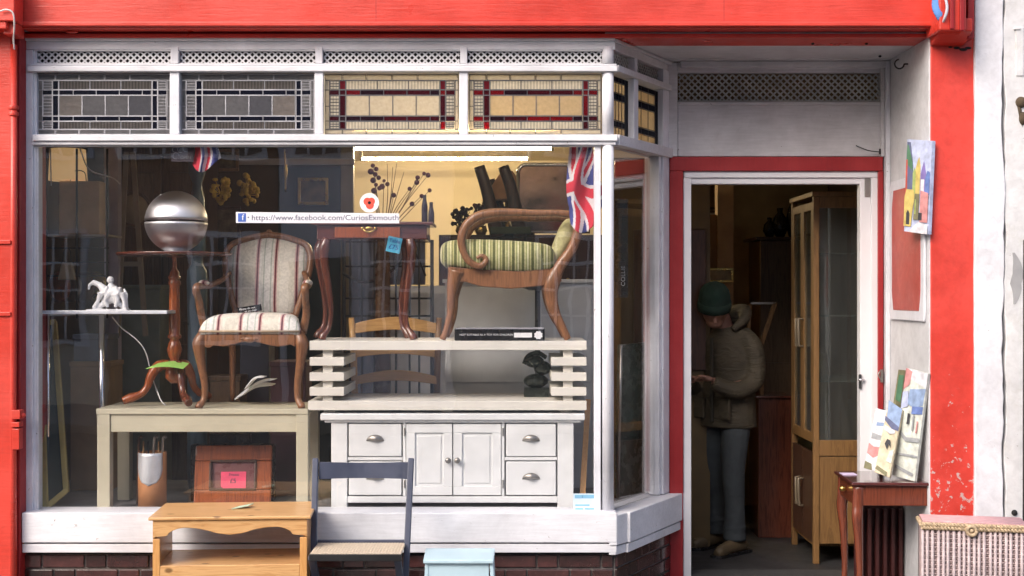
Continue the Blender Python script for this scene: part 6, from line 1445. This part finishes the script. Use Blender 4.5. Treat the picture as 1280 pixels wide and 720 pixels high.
# dim furniture behind
g = MB(); g.box(X(926,2.0)-.11,X(926,2.0),2.30,2.42,0.05,2.97); tag(g.build('wooden_post', plain('pale_post_wood', (0.50,0.32,0.16), 0.6)), 'pale brown wooden post rising behind the man', 'post')
tl = T('tallboy', 'tall dark brown cupboard behind the oak cabinet', 'cupboard', (1.75,2.6,0.05))
g = MB(); g.box(X(952,2.4),X(1000,2.4),2.45,2.9,0.05,Z(300,2.4)); g.build('carcass', BGWOOD, tl, bevel=0.005)
g = MB(); g.box(X(956,2.4),X(996,2.4),2.43,2.449,0.15,1.2); g.build('door', BGWOOD, tl, bevel=0.006)
g = MB(); g.box(X(945,2.4),X(1005,2.4),2.40,2.92,Z(300,2.4)+.001,Z(296,2.4)); g.build('cornice', DKWOOD, tl, bevel=0.004)
for k,(px,py,r,lb) in enumerate(((962,287,0.05,'dark round vase on the left of the tall cupboard'),(975,275,0.06,'black lidded jar in the middle of the cupboard top'),(990,262,0.045,'tall dark candlestick jar at the right of the cupboard top'))):
    zb5 = Z(296,2.4)+.002; g = MB(); hh = Z(py-16,2.5)-zb5; g.lathe([(r*0.5,zb5),(r,zb5+hh*0.35),(r*0.8,zb5+hh*0.65),(r*0.3,zb5+hh*0.85),(r*0.4,zb5+hh)], c=(X(px,2.6),2.6,0), n=16); tag(g.build('vase', BLACK), lb, 'vase', 'vases on the tall cupboard')
sd_ = T('low_cabinet', 'low dark brown cabinet behind the man', 'cabinet', (X(970,2.0),2.1,0.05))
g = MB(); g.box(X(946,2.0),X(988,2.0),1.95,2.3,0.05,Z(497,2.0)); g.build('carcass', MAHOG, sd_, bevel=0.004)
g = MB(); g.box(X(942,2.0),X(990,2.0),1.93,2.32,Z(497,2.0)+.001,Z(494,2.0)); g.build('top', MAHOGX, sd_, bevel=0.003)
# small easel like chair frame
ef = T('deck_chair', 'folded wooden deck chair frame leaning behind the man', 'folding chair', tuple(P(960,494,2.1)))
for a, b_, w2 in (((969,378),(951,432),0.03),((938,380),(934,440),0.02),((938,379),(970,379),0.016)):
    g = MB(); g.bar(P(*a,2.05), P(*b_,2.05), w2, 0.02, up=(0,1,0)); g.build('frame_rail', OAK if w2 > .017 else PEWTER, ef, bevel=0.002)
g = MB(); g.bar(P(951,432,2.05), P(952,493,2.05), 0.025, 0.02, up=(0,1,0)); g.build('leg', OAK, ef)
for k,(a,b_,c_,d_,m_,Y_,lb) in enumerate(((881,917,335,353,BRASS,2.28,'gilt framed picture leaning behind the green hat'),(873,905,263,295,DKWOOD,2.9,'small grey framed picture on the passage wall'),(868,912,215,262,DKWOOD,3.2,'dark hanging picture near the top of the doorway'))):
    p_ = T('framed_print', lb, 'picture', tuple(P((a+b_)/2,d_,Y_)), 'pictures seen through the doorway')
    for q_ in ((a,b_,c_,c_+3),(a,b_,d_-3,d_)): g = MB(); g.pbox(q_[0],q_[1],q_[2],q_[3],Y_,Y_+0.03); g.build('frame_rail', m_, p_, bevel=0.003)
    for q_ in ((a,a+3),(b_-3,b_)): g = MB(); g.pbox(q_[0],q_[1],c_+3.1,d_-3.1,Y_+.001,Y_+0.029); g.build('frame_stile', m_, p_, bevel=0.002)
    g = MB(); g.pbox(a+2.5,b_-2.5,c_+2.5,d_-2.5,Y_+0.012,Y_+0.028); g.build('print', plain('print_%d'%k, [(0.45,0.34,0.18),(0.45,0.42,0.36),(0.25,0.14,0.07)][k], 0.5, var=0.3, vs_=14), p_)
g = MB(); g.box(X(858,2.4),X(901,2.4),2.28+0.05,2.36,0.05,Z(268,2.3)); tag(g.build('brown_screen', plain('brown_board', (0.26,0.14,0.06), 0.7)), 'brown board standing behind the man at the left of the doorway', 'board')

# ---- the man ----
man = T('person', 'man in a dark green beanie and olive parka looking down inside the doorway', 'person', (0,0,0))
SKIN = plain('skin', (0.26,0.135,0.095), 0.55, var=0.08, bd=0.0006); JK = None
m_, n, l, b = nt('olive_parka'); v = coords(n, l)
f_ = noise(n, l, v, 6, 5, 0.8); l.new(ramp(n, l, f_, [(0.3,(0.036,0.029,0.018)),(0.7,(0.064,0.051,0.031))]), b.inputs['Base Color']); b.inputs['Roughness'].default_value = 0.75
v2 = coords(n, l, (3,3,9)); nb = bump(n, l, noise(n, l, v2, 3.0, 4, 1.2), 0.8, 0.018, None); bump(n, l, noise(n, l, v, 60, 3), 0.4, 0.002, b, nb); JK = m_
m_, n, l, b = nt('denim'); v = coords(n, l, (2,2,5)); l.new(ramp(n, l, noise(n, l, coords(n, l), 7, 5), [(0.3,(0.024,0.030,0.036)),(0.7,(0.045,0.054,0.060))]), b.inputs['Base Color']); b.inputs['Roughness'].default_value = 0.85; bump(n, l, noise(n, l, v, 3, 4, 1.0), 0.7, 0.012, b); JN = m_
HATM = plain('green_knit', (0.008,0.026,0.018), 0.9, bs=90, bd=0.004)
# local frame: man faces -y; +x is his left as seen from the front on the right. Height 1.78 when upright, head bowed.
HD = Matrix.Translation((-0.06,-0.045,1.46)) @ Matrix.Scale(1.06,4) @ Matrix.Rotation(math.radians(40),4,'Z') @ Matrix.Rotation(math.radians(34),4,'X')
def hp(x, y, z): return HD @ Vector((x, y, z))
HR = HD.to_3x3()
body = MB()   # continuous skin body
body.tube([(0,0.03,0.95),(0,0.035,1.1),(0,0.03,1.28),(0,0.02,1.38),(0,0.0,1.45)], [0.13,0.12,0.13,0.12,0.07], 16, ell=(1.1,0.75))
body.tube([(0,0.0,1.42),(0,-0.03,1.50),hp(0,-0.01,0.05)], [0.06,0.055,0.055], 12)
body.ball(hp(0,-0.02,0.14), (0.075,0.095,0.112), 20, 16, M=HR)
body.ball(hp(0,-0.065,0.075), (0.052,0.045,0.045), 12, 10, M=HR)                  # jaw
body.tube([hp(0,-0.108,0.145),hp(0,-0.132,0.110),hp(0,-0.115,0.100)], [0.010,0.015,0.008], 8)  # nose
body.tube([hp(-0.022,-0.103,0.072),hp(0,-0.112,0.072),hp(0.022,-0.103,0.072)], 0.007, 8)        # lips
for s_ in (-1,1):
    body.ball(hp(s_*0.078,0.0,0.12),(0.010,0.020,0.032), 8, 6, M=HR)
    body.tube([hp(s_*0.018,-0.108,0.155),hp(s_*0.035,-0.108,0.160),hp(s_*0.055,-0.090,0.152)], 0.009, 8)  # brow
    body.ball(hp(s_*0.034,-0.098,0.137),(0.014,0.010,0.008), 8, 6, M=HR)
    body.tube([(s_*0.14,0.02,1.36),(s_*0.195,0.03,1.22),(s_*0.20,-0.01,1.09),(s_*0.15,-0.15,1.07),(s_*0.08,-0.24,1.11)], [0.050,0.045,0.040,0.034,0.028], 10)
    lx, ly = (-0.105, 0.04) if s_ < 0 else (0.11, -0.05)
    body.tube([(s_*0.085,0.015,0.93),(s_*0.10,0.0 if s_ < 0 else -0.05,0.55),(lx,ly,0.30),(lx,ly,0.09)], [0.075,0.052,0.040,0.034], 10)
    px_, py_, pz_ = s_*0.07, -0.275, 1.125
    body.ball((px_,py_,pz_),(0.040,0.030,0.018), 10, 8)
    for k in range(4):
        ln = [0.030,0.036,0.033,0.025][k]; ox = px_ - s_*0.03; oy = py_ - 0.020 + 0.016*k
        body.tube([(ox,oy,pz_+0.006),(ox-s_*ln*0.8,oy-0.006,pz_+0.006),(ox-s_*ln*1.4,oy-0.002,pz_-0.008),(ox-s_*ln*1.3,oy+0.002,pz_-0.022)], [0.0095,0.009,0.008,0.007], 8)
    body.tube([(px_+s_*0.012,py_-0.018,pz_+0.01),(px_-s_*0.008,py_-0.045,pz_+0.02),(px_-s_*0.032,py_-0.052,pz_+0.02)], [0.012,0.010,0.008], 8)
body.build('body', SKIN, man, remesh=0.0065, smooth=2)
jk = MB()
jk.tube(spline([(0,0.02,0.80),(0,0.02,0.95),(0,0.03,1.12),(0,0.03,1.26),(0,0.02,1.36),(0,0.0,1.455)],3), [0.195,0.185,0.18,0.185,0.16,0.085], 20, ell=(1.05,0.80))
for s_ in (-1,1):
    jk.tube(spline([(s_*0.10,0.03,1.40),(s_*0.175,0.035,1.33),(s_*0.205,0.04,1.22),(s_*0.21,0.01,1.10),(s_*0.18,-0.10,1.05),(s_*0.13,-0.19,1.07),(s_*0.09,-0.245,1.105)],4), [0.066,0.070,0.064,0.062,0.058,0.052,0.046], 12)
jk.build('parka', JK, man, remesh=0.011, smooth=3)
hd = MB(); hd.tube(spline([(-0.10,-0.06,1.43),(-0.125,0.03,1.48),(-0.06,0.11,1.53),(0.06,0.11,1.55),(0.125,0.03,1.50),(0.10,-0.06,1.43)],5), [0.025,0.034,0.046,0.05,0.036,0.022], 10); hd.ball((0.02,0.10,1.50),(0.09,0.045,0.08)); hd.build('hood', JK, man, remesh=0.010, smooth=3)
zp = MB(); zp.box(-0.012,0.012,-0.150,-0.138,0.84,1.38); zp.build('zip_placket', plain('dark_placket', (0.03,0.027,0.02), 0.7), man, bevel=0.004)
for s_ in (-1,1):
    pk = MB(); pk.box(s_*0.06,s_*0.14,-0.150,-0.125,0.86,0.99); pk.build('pocket', JK, man, bevel=0.008)
jn = MB()
jn.tube([(0,0.02,0.98),(0,0.02,0.84)], [0.155,0.160], 16, ell=(1.1,0.8))
jn.tube(spline([(-0.085,0.02,0.90),(-0.10,0.0,0.55),(-0.105,0.04,0.30),(-0.11,0.05,0.09)],5), [0.100,0.076,0.064,0.072], 14)
jn.tube(spline([(0.085,0.01,0.90),(0.10,-0.05,0.55),(0.11,-0.05,0.30),(0.115,-0.06,0.08)],5), [0.100,0.076,0.064,0.074], 14)
for z, x, y in ((0.12,-0.11,0.05),(0.18,-0.108,0.045),(0.11,0.115,-0.06),(0.17,0.113,-0.055)): jn.lathe([(0.056,z-0.02),(0.076,z),(0.056,z+0.02)], c=(x,y,0), n=14)
jn.build('jeans', JN, man, remesh=0.010, smooth=3)
bn_ = MB(); vs2=[]; prof=[(0.086,-0.012),(0.098,-0.010),(0.101,0.010),(0.099,0.030),(0.098,0.05),(0.090,0.085),(0.068,0.115),(0.035,0.132),(0.004,0.138)]
HT = (HD @ Matrix.Translation((0,-0.012,0.165)) @ Matrix.Rotation(math.radians(-14),4,'X'))
bn_.lathe(prof, c=HT.to_translation(), n=28, M=HT.to_3x3() @ Matrix.Diagonal((0.96,1.16,1.0)))
bn_.build('beanie', HATM, man)
cf_ = MB(); cf_.lathe([(0.088,-0.034),(0.103,-0.034),(0.107,-0.005),(0.103,0.022),(0.09,0.024)], c=HT.to_translation(), n=28, M=HT.to_3x3() @ Matrix.Diagonal((0.96,1.16,1.0))); cf_.build('beanie_cuff', HATM, man)
SHOE = plain('tan_shoe', (0.09,0.065,0.035), 0.6)
for s_, x, y in ((-1,-0.118,0.03),(1,0.13,-0.08)):
    sh_ = MB(); sh_.tube([(x,y+0.10,0.045),(x,y+0.02,0.055),(x,y-0.08,0.045),(x+s_*0.01,y-0.17,0.032),(x+s_*0.01,y-0.20,0.03)], [0.040,0.048,0.046,0.042,0.026], 12, ell=(1,0.85)); o = sh_.build('shoe', SHOE, man, remesh=0.007, smooth=2)
    so2 = MB(); so2.prism([(x-0.042,y+0.135),(x+0.042,y+0.135),(x+0.05,y-0.08),(x+0.045,y-0.19),(x,y-0.225),(x-0.045,y-0.19),(x-0.05,y-0.08)], 0.0, 0.018, plane='xy'); so2.build('shoe_sole', BLACK, o)
place(man, (X(908,1.5), 1.54, 0.051), math.radians(-46))
man.scale = (1.0, 1.0, 0.985)
